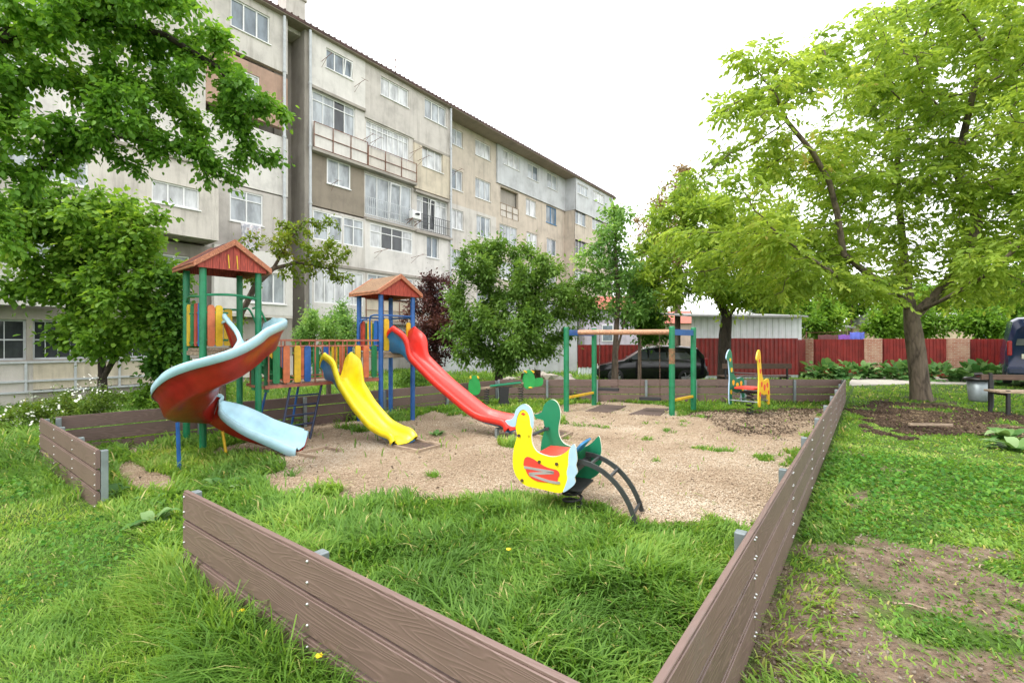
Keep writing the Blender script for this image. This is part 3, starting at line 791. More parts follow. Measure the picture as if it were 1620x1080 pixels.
# left block, mostly behind leaves
yL0 = fy(0, BX) - 9
XP = BX + 1.0
yLm = fy(346, XP)
wl_ = lambda X, x0, x1, ya, yb: hole(X, x0, x1, ya, yb)
h = wl_(BX, 365, 427, -6, 40); wall_cell(yL0, yL1, LV[5], LV[6], BX, PL['pale'], [h] + [(yL1-5.2-3*i, yL1-3.8-3*i, 14.2, 15.5) for i in range(1,5)]); window(h, BX, 3, 0)
for i in range(1,5): window((yL1-5.2-3*i, yL1-3.8-3*i, 14.2, 15.5), BX, 3)
hh = [(yL1-2.2-3*i, yL1-1.2-3*i, 11.4, 12.7) for i in range(5)]
yq = fy(325, BX); wall_cell(yL0, yq, LV[4], LV[5], BX+.02, PL['pale'], [h for h in hh if h[1] < yq]); wall_cell(yq+.003, yL1, LV[4]+.4, LV[5]-.2, BX, PL['brickred'], [h for h in hh if h[0] > yq], label='bare orange brick panel'); hh = [h for h in hh if h[1] < yq or h[0] > yq]
for h in hh: window(h, BX+.02, 2)
hh = [(yL1-6.5-3*i, yL1-4.9-3*i, 8.9, 10.2) for i in range(4)]
wall_cell(yL0, yL1, LV[3]+.05, LV[4], BX+.03, PL['white'], hh)
for h in hh: window(h, BX+.03, 3)
h = wl_(BX, 363.6, 416, 297, 348); wall_cell(fy(346, BX)-.5, yL1, LV[2], LV[3], BX, PL['grey'], [h]); window(h, BX, 2, 1, transom=.28, inset=.06)
h1 = wl_(XP, 240, 316, 283, 318); h2 = wl_(XP, 5, 140, 222, 271)
zb2 = fz(346, 381, XP)
wall_cell(yL0, yLm, zb2, LV[3]+.1, XP, PL['cream'], [h1, h2], label='projecting enclosed balconies'); window(h1, XP, 3, 2); window(h2, XP, 4, 1)
bx_ = MB(); bx_.box2((-.3, yL0-OY, zb2-.02), (.74, yLm-OY-.02, zb2)); bx_.box2((-.02, yLm-OY-.06, zb2), (.99, yLm-OY, LV[3]+.1)); bx_.box2((-.02, yL0-OY, LV[3]+.1), (1.08, yLm-OY+.05, LV[3]+.2)); bx_.build('balcony_slab', PL['dim'], Bd)
h = wl_(XP-.2, 395, 452, 428, 478); wall_cell(fy(339, XP-.2), fy(463, XP-.2), fz(463, 500, XP-.2), LV[2]+.0, XP-.2, PL['white'], [h]); window(h, XP-.2, 3, 1)
bx_ = MB(); bx_.box2((-.3, fy(339, XP-.2)-OY, fz(463,500,XP-.2)-.1), (.79, fy(463, XP-.2)-OY, fz(463,500,XP-.2))); bx_.box2((-.2, fy(463,XP-.2)-OY-.06, fz(463,500,XP-.2)), (.78, fy(463,XP-.2)-OY, LV[2])); bx_.build('balcony_slab', PL['cream'], Bd)
h = wl_(BX, 250, 300, 400, 455); wall_cell(fy(180, BX), fy(345, BX), LV[1], LV[2], BX, PL['dim'], [h]); window(h, BX, 2, 1)
zwp = fz(60, 484, XP)
wall_cell(yL0, fy(110, XP), zwp, zwp+1.35, XP, PL['white'], label='white corrugated balcony front')
h = (yL0, fy(105, XP), zwp+1.4, LV[2]-.1); window(h, XP-.1, 7, 1, transom=.3)
# ground storey of the left block: barred openings over a brick plinth
XG = BX + .4
hg = [hole(XG, -150, 42, 500, 572), hole(XG, 52, 150, 503, 570), hole(XG, 165, 240, 505, 568)]
for q in range(3): hg[q] = (hg[q][0], hg[q][1], 1.05, 2.25)
wall_cell(yL0, yL1, 1.0, LV[1]-.02, XG, PL['dim'], hg, depth=.3)
for h in hg: window(h, XG, 5, 3, transom=.5, inset=.14, frame=M['grey_pipe'], bars=.02, sill=False)
wall_cell(yL0, fy(52, XG), -.8, .98, XG+.06, PL['grey'], label='grey block plinth with timber battens')
wall_cell(fy(52, XG), fy(250, XG), .15, .98, XG+.07, PL['yellowish'], label='ochre parapet panel')
wall_cell(fy(52, XG), yL1, -.8, .13, XG+.02, PL['dim'])
wall_cell(fy(250, XG), yL1, .15, .98, XG+.05, PL['cream'])
bt = MB()
for z_ in (.98, .42, .1): bt.box2((.47, yL0-OY, z_-.03), (.52, fy(250, XG)-OY, z_+.03))
for i in range(14): y_ = fy(250, XG) - 1.1*i; bt.box2((.475, y_-OY-.03, .13), (.51, y_-OY+.03, .95))
bt.build('batten', M['grey_pipe'], Bd)
# roof, eaves, chimneys, drain pipes, clothes-line brackets
rf = MB()
yR0, yR1 = yL0, yC1 + .4
ze = LV[6]
rf.add([(.28,yR0-OY,ze-.02),(.28,yR1-OY,ze-.02),(-5,yR1-OY,ze+1.5),(-5,yR0-OY,ze+1.5),(.28,yR0-OY,ze+.10),(.28,yR1-OY,ze+.10),(-5,yR1-OY,ze+1.62),(-5,yR0-OY,ze+1.62),(-10,yR0-OY,ze),(-10,yR1-OY,ze)],
       [(0,3,2,1),(4,5,6,7),(0,1,5,4),(1,2,6,5),(0,4,7,3),(7,6,9,8),(3,7,8),(2,9,6)])
k_ = int((yR1-yR0)/.3)
for i in range(k_):
    y_ = yR0 + .3*i - OY
    rf.tube([(.30, y_, ze+.11), (-1.2, y_, ze+.54)], .035, 6)
m, n, l, b = new_mat('roof_tile'); t = noise(n, l, coords(n, l), 2.5, 6); r = ramp(n, [(.3,(.05,.028,.024)),(.6,(.095,.048,.04)),(.8,(.15,.09,.075))]); l.new(t.outputs[0], r.inputs[0]); l.new(r.outputs[0], b.inputs['Base Color']); b.inputs['Roughness'].default_value = .8
roof = rf.build('roof', m, Bd)
so = MB(); so.box2((-1.3, yR0-OY, ze-.06), (.26, yR1-OY, ze-.025)); so.build('soffit', PL['brown'], roof)
for (px_, X_, z0, z1, wy) in ((461, BX-.8, 15.6, 17.3, .9), (350, BX-1.5, 15.6, 17.6, 1.0)):
    cb = MB(); y_ = fy(px_, X_); cb.box2((X_-OX-.4, y_-OY-wy/2, z0), (X_-OX+.4, y_-OY+wy/2, z1)); cb.box2((X_-OX-.47, y_-OY-wy/2-.07, z1), (X_-OX+.47, y_-OY+wy/2+.07, z1+.12)); cb.build('chimney', PL['grey'], roof, bevel=.02)
for px_, X_ in ((450, BX+.14), (491, BX+.16), (713.5, BX+.14), (968, BX+.14)):
    y_ = fy(px_, X_) - OY
    dp = MB(); dp.tube([(X_-OX, y_, ze-.1), (X_-OX, y_, 0)], .065, 8)
    for z_ in LV[1:6]: dp.tube([(X_-OX, y_, z_-.04), (X_-OX, y_, z_+.04)], .085, 8)
    dp.build('drain_pipe', M['grey_pipe'], Bd)
for (px_, py_, ln) in ((508, 98, .9), (560, 138, .9), (573, 222, .9), (648, 243, 1.0), (585, 227, .9), (660, 255, 1.0), (592, 400, 1.1), (650, 408, 1.1), (712, 275, 1.0), (524, 292, .6)):
    y_ = fy(px_, BX) - OY; z_ = fz(px_, py_, BX)
    lb = MB(); lb.tube([(.0, y_, z_), (ln, y_, z_+.08)], .012, 6); lb.tube([(.0, y_, z_-.3), (ln*.6, y_, z_+.05)], .008, 6); lb.tube([(ln, y_-.2, z_+.08), (ln, y_+.2, z_+.08)], .008, 6)
    lb.build('clothes_line_bracket', M['rust'], Bd)
# things hung on the building
ac = empty('air_conditioner', (BX+.35, fy(656, BX+.3), fz(656, 347, BX+.3)))
tag(ac, 'small white air conditioner box between two balcony railings', 'air conditioner')
a_ = MB(); a_.box((0,0,.22), (.28,.62,.44)); a_.build('case', M['white_pvc'], ac, bevel=.02)
a_ = MB(); a_.tube([(.155,0,.25),(.165,0,.22)], .15, 20); a_.build('fan_grille', M['steel_dark'], ac)
a_ = MB()
for s_ in (-.3, .3): a_.bar((-.5, s_, -.03), (.15, s_, -.03), .03, .03); a_.bar((-.5, s_, -.3), (.1, s_, -.05), .03, .03)
a_.build('bracket', M['rust'], ac)
cl = MB()
y0, y1 = fy(380, BX+.45), fy(412, BX+.45); zc = fz(396, 356, BX+.45)
N = 14; vs, fs = [], []
for i in range(N+1):
    for j in range(9):
        u = i/N; q = j/8
        vs.append((.10*math.sin(u*14 + q*2)*q + .05*math.sin(u*31), (y1-y0)*(u-.5)*(1-.12*q), -1.25*q*(1 - .12*math.sin(u*9))))
for i in range(N):
    for j in range(8): fs.append((i*9+j, (i+1)*9+j, (i+1)*9+j+1, i*9+j+1))
cl.add(vs, fs, 0, True)
m, n, l, b = new_mat('patterned_cloth'); t = n.new('ShaderNodeTexVoronoi'); t.inputs['Scale'].default_value = 6; l.new(coords(n, l), t.inputs['Vector'])
r = ramp(n, [(.25,(.55,.42,.44)),(.4,(.72,.70,.70)),(.7,(.42,.42,.47))]); l.new(t.outputs['Distance'], r.inputs[0]); l.new(r.outputs[0], b.inputs['Base Color']); b.inputs['Roughness'].default_value = .9
o = cl.build('hanging_cloth', m, None, loc=(BX+.5, (y0+y1)/2, zc)); o.modifiers.new('s', 'SOLIDIFY').thickness = .01
tag(o, 'pale patterned cloth hung out below a white balcony window', 'cloth')
an = MB(); c_ = Vector((BX-.8, fy(626, BX-.8), 16.0))
an.tube([(0,0,0),(0,0,1.6)], .02, 6); an.tube([(0,-.5,.2),(0,0,1.5)], .012, 6); an.tube([(0,.5,.2),(0,0,1.5)], .012, 6); an.tube([(0,-.9,1.0),(0,.2,1.0)], .015, 6)
tag(an.build('roof_antenna', M['rust'], None, loc=c_), 'thin aerial mast on the roof edge of the apartment block', 'antenna')

# ------------------------------------------------------------------ low plank fences
def plank_fence(name, a, b, h0, label, n_panels, post_side=1, boards=3, zoff=0.0, end_post=(False, False), bh=.182, gap=.02, nb=None):
    """a fence of composite boards from a to b (xy), posts on one side"""
    a, b = Vector((a[0], a[1], 0)), Vector((b[0], b[1], 0))
    d = b - a; L = d.length; ang = math.atan2(d.y, d.x)
    root = empty(name, (a.x, a.y, 0), ang)
    tag(root, label, 'fence')
    pl_ = L / n_panels
    nb = nb or n_panels; bl = L / nb
    for i in range(nb):
        for k in range(boards):
            z0 = h0 - (k+1)*bh - k*gap
            j = .003*math.sin(i*5.1 + k*2.3)
            mb = MB()
            x0, x1 = bl*i + .003, bl*(i+1) - .003
            mb.box2((x0, -.018, z0+j), (x1, .018, z0+bh+j-.014))
            mb.box2((x0, -.013, z0+bh+j-.014), (x1, .013, z0+bh+j))        # tongue along the top edge
            o = mb.build('board', M['board'], root, bevel=.003, seg=1)
    for i in range(n_panels + 1):
        x = min(max(pl_*i, .03), L-.03)
        p = MB(); s = post_side*.05
        p.box((x, s, h0/2 - .05 + .0), (.06, .058, h0 + .07)) if True else None
        po = p.build('post', M['galv'], root, bevel=.006)
        q = MB()
        for k in range(boards):
            for dz in (.045, .145):
                z = h0 - (k+1)*bh - k*gap + dz
                for dx in ((-.02, .02) if 0 < i < n_panels and nb == n_panels else (.0,)):
                    q.lathe([(.0001,.009),(.005,.008),(.007,.004),(.008,0)], (0,0,0), 8)
                    c0 = len(q.v) - 32
                    for t in range(c0, len(q.v)):
                        vx, vy, vz = q.v[t]
                        q.v[t] = (x + dx + vx, -post_side*(.018 + vz), z + vy)
        q.build('bolt', M['bolt'], po)
    return root
HF = .6
p_near = Vector((FR_B.x, FY, 0))
plank_fence('plank_fence', (p_near.x, FY), (FX - .06, FY), HF, 'brown plank fence in the foreground running to the right corner, its left end free', 2, 1, nb=1)
plank_fence('plank_fence', (C_BACK.x, FY+.04), (FR_A.x, FY), .57, 'short brown plank fence left of the entrance gap with a grey end post', 3, 1, nb=1)
plank_fence('plank_fence', (FX, FY-.02), (C_RIGHT.x, C_RIGHT.y), HF, 'long brown plank fence along the right side of the wood chip area', 9, 1)
plank_fence('plank_fence', (C_BACK.x, C_BACK.y+.06), (C_FAR.x, C_FAR.y), .57, 'brown plank fence running behind the slides in front of the apartment block', 5, -1)
plank_fence('plank_fence', (C_FAR.x+.05, C_FAR.y), (C_RIGHT.x-.05, C_RIGHT.y), .6, 'brown plank fence across the far end behind the swings', 7, -1)

# ------------------------------------------------------------------ slide sweeps
def sweep_slide(path, hw, hl, hr, rim=.05, band=.10, up=None, lean=.15, bandr=None):
    """returns (chute, shell) point strips for a trough swept along path; hl/hr wall heights per path point"""
    n = len(path)
    rings_i, rings_o = [], []
    for i in range(n):
        p = path[i]
        t = (path[min(i+1, n-1)] - path[max(i-1, 0)]).normalized()
        z = Vector((0,0,1)); s = t.cross(z).normalized()          # to the right of travel
        u = s.cross(t).normalized()
        w = hw[i]
        a, b = hl[i], hr[i]; br_ = band if bandr is None else bandr[i]
        def P(x, v): return p + s*x + u*v
        ln = lean
        pts = [(-w-ln*a-rim, a-band), (-w-ln*a-rim, a-.012), (-w-ln*a-rim*.6, a+.004), (-w-ln*a-.006, a), (-w-ln*a*.5+.004, a*.5), (-w+.02, .05), (-w+.05, .012), (-w+.085, 0), (-w*.3, 0),
               (w*.3, 0), (w-.085, 0), (w-.05, .012), (w-.02, .05), (w+ln*b*.5-.004, b*.5), (w+ln*b+.006, b), (w+ln*b+rim*.6, b+.004), (w+ln*b+rim, b-.012), (w+ln*b+rim, b-br_)]
        rings_i.append([P(*q) for q in pts])
        po = [(-w-ln*a-rim*.92, a-band+.01), (-w-ln*a-.02, a-band-.005), (-w-ln*a*.5-.014, a*.5-.01 if a*.5-.01 < a-band-.01 else a-band-.02), (-w-.005, .0), (-w+.05, -.03), (0, -.035), (w-.05, -.03), (w+.005, .0), (w+ln*b*.5+.014, b*.5-.01 if b*.5-.01 < b-br_-.01 else b-br_-.02), (w+ln*b+.02, b-br_-.005), (w+ln*b+rim*.92, b-br_+.01)]
        rings_o.append([P(*q) for q in po])
    def strip(R_):
        m = len(R_[0]); vs = [q for r in R_ for q in r]
        return vs, [(i*m+j, (i+1)*m+j, (i+1)*m+j+1, i*m+j+1) for i in range(n-1) for j in range(m-1)]
    return strip(rings_i), strip(rings_o)
def make_slide(root, name, ctrl, hw, hl, hr, m_in, m_out, label, k=8, rim=.045, band=.09, lean=.15, ulabel=None, bandr=None):
    pts = spline([c[0] for c in ctrl], k)
    n = len(pts); m = len(ctrl)
    f = lambda arr: [float(np.interp(i/(n-1)*(m-1), range(m), arr)) for i in range(n)]
    (vi, fi), (vo, fo) = sweep_slide(pts, f(hw), f(hl), f(hr), rim, band, lean=lean, bandr=None if bandr is None else f(bandr))
    a = MB(); a.add(vi, fi, 0, True)
    o = a.build(name, m_in, root, label=label)
    so = o.modifiers.new('thick', 'SOLIDIFY'); so.thickness = .008; so.offset = 0
    b = MB(); b.add(vo, fo, 0, True)
    s = b.build('underside', m_out, o, label=ulabel)
    so = s.modifiers.new('thick', 'SOLIDIFY'); so.thickness = .006; so.offset = 0
    return o

# ------------------------------------------------------------------ the play structure
THP = -R(3.4)
PS = empty('play_structure', (-7.975, 3.135, 0), THP)
tag(PS, 'colourful climbing structure of two roofed towers, a bridge and three slides', 'play structure')
def loc(px, py, d):
    w = at(px, py, d) - Vector((-7.975, 3.135, 0))
    return Vector((w.x*math.cos(THP) + w.y*math.sin(THP), -w.x*math.sin(THP) + w.y*math.cos(THP), w.z))
def plank(root, c, w, h, th, mat, facing='x', lab=None):
    """round-topped board standing at c (bottom centre)"""
    r = min(w/2, .045)
    out = [(-w/2, .02), (-w/2+.02, 0), (w/2-.02, 0), (w/2, .02), (w/2, h-r)] + [(w/2 - r + r*math.cos(a), h - r + r*math.sin(a)) for a in (R(30), R(60), R(90))] + [(-w/2 + r + r*math.cos(a), h - r + r*math.sin(a)) for a in (R(90), R(120), R(150))] + [(-w/2, h-r)]
    mb = MB()
    Mx = Matrix.Translation(Vector(c)) @ (Matrix.Rotation(R(90), 4, 'Z') if facing == 'x' else Matrix.Identity(4))
    mb.plate(out, th, Mx)
    z = c[2]
    return mb.build('plank', mat, root, bevel=.006, label=lab)
def tower(cy, hs, pz, ez, az, mp, slat):
    H = ez
    for sx in (-1, 1):
        for sy in (-1, 1):
            p = MB(); p.tube([(sx*hs, cy+sy*hs, -.05), (sx*hs, cy+sy*hs, H)], .046, 14)
            p.build('post', mp, PS)
    f = MB()
    for i in range(6):
        x = -hs + (2*hs)*(i+.5)/6
        f.box((x, cy, pz-.02), (2*hs/6-.008, 2*hs-.02, .04))
    for sx in (-1, 1): f.box((sx*hs*.98, cy, pz-.075), (.04, 2*hs-.1, .06)); f.box((0, cy+sx*hs*.98, pz-.075), (2*hs-.1, .04, .06))
    f.build('platform', M['wood_old'], PS, bevel=.003, seg=1)
    # gabled roof, ridge along x
    ov = hs + .13; gx = hs + .12
    rf = MB()
    for s in (-1, 1):
        n = 7
        sl_ = Vector((0, s*ov, ez - az)); up = Vector((0, s*(az-ez), ov)).normalized()
        for i in range(n):
            a0, a1 = i/n, (i+1)/n
            p0 = Vector((0, cy, az)) + sl_*a0; p1 = Vector((0, cy, az)) + sl_*(a1+.03)
            c = (p0+p1)/2 + up*(.028 + .0); d = (p1-p0)
            rot = Matrix((Vector((1,0,0)), d.normalized(), Vector((1,0,0)).cross(d.normalized()))).transposed()
            tilt = Matrix.Rotation(-s*0 + R(4)*1, 3, 'X')
            rf.box(c, (2*gx-.02, d.length, .016), 0, rot @ tilt)
    ro = rf.build('roof', M['shingle'] if slat else M['roof_dark'], PS, bevel=.002, seg=1)
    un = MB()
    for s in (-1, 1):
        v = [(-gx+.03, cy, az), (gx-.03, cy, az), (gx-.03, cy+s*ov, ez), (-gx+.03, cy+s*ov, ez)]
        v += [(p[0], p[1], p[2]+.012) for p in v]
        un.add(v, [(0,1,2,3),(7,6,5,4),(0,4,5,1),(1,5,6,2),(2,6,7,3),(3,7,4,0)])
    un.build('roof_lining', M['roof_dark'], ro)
    fa = MB()
    for e in (-1, 1):
        for s in (-1, 1):
            fa.bar((e*gx, cy - s*.02, az+.02), (e*gx, cy+s*(ov+.02), ez-.005), .035, .085, up=(1,0,0)) if False else fa.add(
                [(e*gx-.018, cy, az+.055), (e*gx-.018, cy+s*(ov+.02), ez+.045), (e*gx-.018, cy+s*(ov+.02), ez-.035), (e*gx-.018, cy, az-.035),
                 (e*gx+.018, cy, az+.055), (e*gx+.018, cy+s*(ov+.02), ez+.045), (e*gx+.018, cy+s*(ov+.02), ez-.035), (e*gx+.018, cy, az-.035)],
                [(0,1,2,3),(7,6,5,4),(0,4,5,1),(1,5,6,2),(2,6,7,3),(3,7,4,0)])
    for s in (-1, 1): fa.box((0, cy+s*(ov+.01), ez+.005), (2*gx-.04, .03, .07))
    fa.build('fascia', M['fascia'], ro, bevel=.004, seg=1)
    for e in (-1, 1):
        gb = MB(); n = 10
        for i in range(n):
            y0 = -ov*.92 + 2*ov*.92*i/n; y1 = y0 + 2*ov*.92/n - .004
            t = lambda y: az - .02 - (az-ez)*abs(y)/ov
            x = e*(gx-.045)
            gb.add([(x-.009, cy+y0, ez-.03), (x-.009, cy+y1, ez-.03), (x-.009, cy+y1, max(t(y1), ez-.02)), (x-.009, cy+y0, max(t(y0), ez-.02)),
                    (x+.009, cy+y0, ez-.03), (x+.009, cy+y1, ez-.03), (x+.009, cy+y1, max(t(y1), ez-.02)), (x+.009, cy+y0, max(t(y0), ez-.02))],
                   [(0,3,2,1),(4,5,6,7),(0,1,5,4),(1,2,6,5),(2,3,7,6),(3,0,4,7)], 1 if i in (4, 5) and slat == 0 and e > 0 and False else 0)
        gb.build('gable_board', [M['roof_red']], ro)
        if not slat and e > 0:
            y = MB()
            for yy in (-.07, .045): y.box((e*(gx-.030), cy+yy, ez+.09), (.006, .014, .20), 0, Matrix.Rotation(R(4), 3, 'X'))
            y.build('yellow_strip', M['yellow_plank'], ro)
HS = .375
tower(0, HS, 1.5, 2.68, 3.05, M['green'], 0)
CY2 = 2.96
tower(CY2, HS, 1.39, 2.52, 2.86, M['blue'], 1)
# guard planks and rails, green tower
cs = ['yellow_plank', 'green_plank', 'red_plank', 'blue_plank']
for i, c in enumerate(cs): plank(PS, (-.255 + .17*i, -HS, 1.53), .115, .63, .03, M[c], 'y')
for y, c in ((-.275, 'orange_plank'), (-.17, 'yellow_plank')): plank(PS, (HS, y, 1.53), .095, .60, .03, M[c], 'x')
for y, c in ((-.12, 'green_plank'), (.03, 'blue_plank'), (.2, 'yellow_plank')): plank(PS, (-HS, y, 1.53), .12, .60, .03, M[c], 'x')
g = MB()
g.tube(spline([(HS, -HS, 2.27), (HS+.09, 0, 2.285), (HS, HS, 2.25)], 6), .019, 8)
g.tube(spline([(-HS, -HS, 2.2), (0, -HS-.06, 2.26), (HS, -HS, 2.24)], 6), .017, 8)
g.tube([(-HS, -HS, 2.12), (-HS, HS, 2.12)], .017, 8); g.tube([(-HS, HS, 2.3), (HS, HS, 2.3)], .015, 8)
g.tube([(-HS, -HS, 1.58), (HS, -HS, 1.58)], .015, 8); g.tube([(-HS, -HS, 2.02), (HS, -HS, 2.02)], .015, 8)
g.tube([(HS, -HS, 1.62), (HS, -.05, 1.62)], .015, 8); g.tube([(HS, -HS, 2.02), (HS, -.05, 2.02)], .015, 8); g.tube([(-HS, -HS, 1.62), (-HS, HS, 1.62)], .015, 8)
for x in (-.2, .2): g.tube(spline([(x, HS-.02, 2.12), (x, HS+.1, 2.1), (x, HS+.3, 1.6), (x, HS+.34, 1.45)], 6), .016, 8)
g.build('guard_rail', M['green'], PS)
# steps between the bridge and the green tower
st = MB()
for x in (-.28, .28): st.bar((x, HS+.02, 1.44), (x, HS+.55, .93), .035, .14)
for i in range(3): st.box((0, HS+.12+.15*i, 1.34-.15*i), (.5, .15, .03))
st.build('stair', M['green_plank'], PS, bevel=.004)
st = MB(); st.box((HS*.75, HS+.16, 1.07), (.12, .03, .55)); st.box((-HS*.6, HS+.16, 1.07), (.12, .03, .55)); st.bar((-HS, HS, 1.2), (HS, HS, 1.2), .04, .04); st.build('stair_support', M['green'], PS)
# bridge
b0, b1 = HS + .16, CY2 - HS - .02
br = MB()
n = 14
for i in range(n): y = b0 + (b1-b0)*(i+.5)/n; br.box((0, y, .905), (.66, (b1-b0)/n - .01, .035))
br.build('bridge_deck', M['wood_old'], PS, bevel=.003, seg=1)
for sx in (-1, 1):
    q = MB(); x = sx*.36
    q.bar((x, b0-.06, .88), (x, b1+.05, .88), .045, .05)
    q.bar((x, b0-.06, 1.62), (x, b1+.05, 1.62), .04, .03)
    q.tube([(x, b0-.02, 1.52), (x, b1, 1.52)], .011, 6); q.tube([(x, b0-.02, .98), (x, b1, .98)], .011, 6)
    for i in range(9):
        y = b0 + (b1-b0)*i/8
        if sx > 0 and .84 < y < 1.0 + .5 and False: continue
        q.tube([(x, y, .86), (x, y, 1.62)], .013, 6)
    q.build('bridge_rail', M['rail_rust'], PS)
fr = MB(); fr.bar((-.36, b0, .86), (.36, b0, .86), .04, .04); fr.bar((-.36, b1, .86), (.36, b1, .86), .04, .04); fr.build('bridge_frame', M['rail_rust'], PS)
YS = 1.62                                    # yellow slide axis
def ypx(px, x): # local y where the column px meets the plane local x
    best = min(((abs((lambda w: 810 + 750*(w.x*CT + w.y*ST)/(-w.x*ST + w.y*CT))(Matrix.Rotation(THP, 3, 'Z') @ Vector((x, yy, 0)) + Vector((-7.975, 3.135, 0))) - px), yy) for yy in np.arange(-1, 4, .01)))
    return float(best[1])
for px, c in ((436.5, 'green_plank'), (453, 'orange_plank'), (470, 'yellow_plank'), (486, 'blue_plank'), (566, 'yellow_plank'), (579, 'orange_plank'), (592, 'green_plank')):
    plank(PS, (.385, ypx(px, .385), .93), .105, .60, .028, M[c], 'x')
for px, c in ((403, 'green_plank'), (428, 'yellow_plank'), (447, 'blue_plank'), (480, 'orange_plank'), (500, 'green_plank'), (517, 'blue_plank'), (529, 'yellow_plank'), (541, 'orange_plank'), (553, 'blue_plank'), (567, 'yellow_plank')):
    y = ypx(px, -.385)
    if b0 < y < b1: plank(PS, (-.385, y, .93), .105, .60, .028, M[c], 'x')
# ladder frame under the bridge
la = MB()
t0, t1 = loc(458, 612, 7.9), loc(508, 612, 8.2)
ya, yb = ypx(458, .3), ypx(508, .3)
A0, A1 = Vector((.33, ya, .86)), Vector((.33, yb, .86))
yc, yd = ypx(441, .62), ypx(489, .62)
B0, B1 = Vector((.62, yc, -.05)), Vector((.62, yd, -.05))
la.tube([A0, B0], .02, 8); la.tube([A1, B1], .02, 8)
for i in range(1, 6): t = i/6; la.tube([A0.lerp(B0, t), A1.lerp(B1, t)], .015, 8)
la.build('ladder', M['navy'], PS)
la = MB(); la.tube([(-.3, ya-.1, .86), (-.42, ya-.25, -.05)], .02, 8); la.tube([(-.3, yb-.1, .86), (-.42, yb-.2, -.05)], .02, 8); la.build('bridge_leg', M['blue'], PS)
# blue tower guards
for y, z, c in ((-.24, 0, 'red_plank'), (0.0, 0, 'yellow_plank'), (.22, 0, 'blue_plank')):
    plank(PS, (y, CY2-HS, 1.42), .12, .58, .03, M[c], 'y')
plank(PS, (HS, CY2-HS+.12, 1.42), .115, .62, .03, M['yellow_plank'], 'x')
plank(PS, (HS-.02, CY2+HS-.09, 1.42), .10, .56, .03, M['yellow_plank'], 'x')
gp = MB(); gp.box((-HS, CY2-.02, 1.72), (.02, .56, .5)); gp.build('guard_panel', M['green_plank'], PS, bevel=.01)
g = MB()
g.tube([(HS, CY2-HS, 2.1), (HS, CY2+HS, 2.1)], .017, 8); g.tube([(-HS, CY2-HS, 2.08), (-HS, CY2+HS, 2.08)], .017, 8); g.tube([(-HS, CY2+HS, 2.08), (HS, CY2+HS, 2.08)], .017, 8)
g.tube([(-HS, CY2-HS, 2.03), (-.1, CY2-HS, 2.03)], .015, 8); g.tube(spline([(.05, CY2-HS-.02, 1.45), (.05, CY2-HS-.03, 2.0), (.12, CY2-HS-.02, 2.1), (HS, CY2-HS, 2.1)], 6), .017, 8)
g.tube(spline([(-.28, CY2-HS-.04, 1.3), (-.28, CY2-HS-.07, 1.85), (-.25, CY2-HS-.02, 2.0), (-.2, CY2-HS, 2.03)], 6), .017, 8)
g.tube([(-HS, CY2-HS, 1.46), (HS, CY2-HS, 1.46)], .014, 8)
g.build('guard_rail', M['blue'], PS)
# straight slides: (path point), half width, left and right wall heights
V3 = Vector
make_slide(PS, 'slide', [(V3((.38, YS, .95)),), (V3((.50, YS, .95)),), (V3((.64, YS, .92)),), (V3((.86, YS, .76)),), (V3((1.20, YS+.03, .50)),), (V3((1.60, YS+.07, .23)),), (V3((1.88, YS+.1, .13)),), (V3((2.12, YS+.12, .10)),), (V3((2.20, YS+.12, .04)),)],
           [.155]*9, [.30, .46, .40, .20, .15, .15, .15, .14, .12], [.30, .46, .40, .20, .15, .15, .15, .14, .12], M['yellow'], M['slide_blue'], 'yellow slide with a wavy lower end', rim=.05, band=.1, ulabel='blue underside')
make_slide(PS, 'slide', [(V3((HS-.02, CY2+.03, 1.40)),), (V3((HS+.12, CY2+.04, 1.40)),), (V3((HS+.27, CY2+.06, 1.36)),), (V3((HS+.5, CY2+.09, 1.19)),), (V3((1.5, CY2+.16, .80)),), (V3((2.25, CY2+.26, .36)),), (V3((2.55, CY2+.31, .25)),), (V3((2.95, CY2+.37, .20)),), (V3((3.05, CY2+.38, .13)),)],
           [.175]*9, [.34, .50, .40, .17, .13, .13, .14, .14, .11], [.34, .50, .40, .17, .12, .12, .12, .13, .10], M['red'], M['slide_blue'], 'long red slide from the blue tower', rim=.05, band=.1, ulabel='blue underside')
# spiral slide, control points taken from sight lines to the trough floor
SP = [V3((HS-.0, .19, 1.50)), V3((HS+.18, .19, 1.5)), loc(412, 550, 6.42), loc(388, 572, 5.95), loc(352, 602, 5.62), loc(312, 632, 5.62), loc(292, 655, 6.0), loc(308, 664, 6.5), loc(345, 668, 6.75), loc(405, 692, 6.75), loc(460, 712, 6.8), loc(477, 717, 6.82)]
SP[-1].z = max(.07, SP[-1].z); SP[-2].z = max(.09, SP[-2].z)
make_slide(PS, 'spiral_slide', [(p,) for p in SP], [.19,.19,.19,.20,.21,.21,.21,.21,.21,.21,.21,.21],
           [.34,.46,.38,.41,.37,.33,.33,.30,.26,.24,.22,.18], [.40,.50,.12,.06,.08,.16,.28,.34,.30,.18,.09,.05], M['sky_blue'], M['dark_red'], 'curved slide with a light blue chute', k=9, rim=.045, band=.10, bandr=[.045]*8 + [.06,.11,.13,.13], lean=.24, ulabel='dark red outer shell')
lg_ = MB(); pa, pb_ = loc(281, 668, 5.75), loc(284, 728, 5.85); pb_.z = -.05; lg_.tube([pa, pb_], .022, 10); lg_.build('slide_leg', M['blue'], PS)
lg_ = MB(); pa, pb_ = loc(352, 682, 6.5), loc(360, 722, 6.5); pb_.z = -.05; lg_.tube([pa, pb_], .018, 10); lg_.build('slide_leg', M['yellow_plank'], PS)

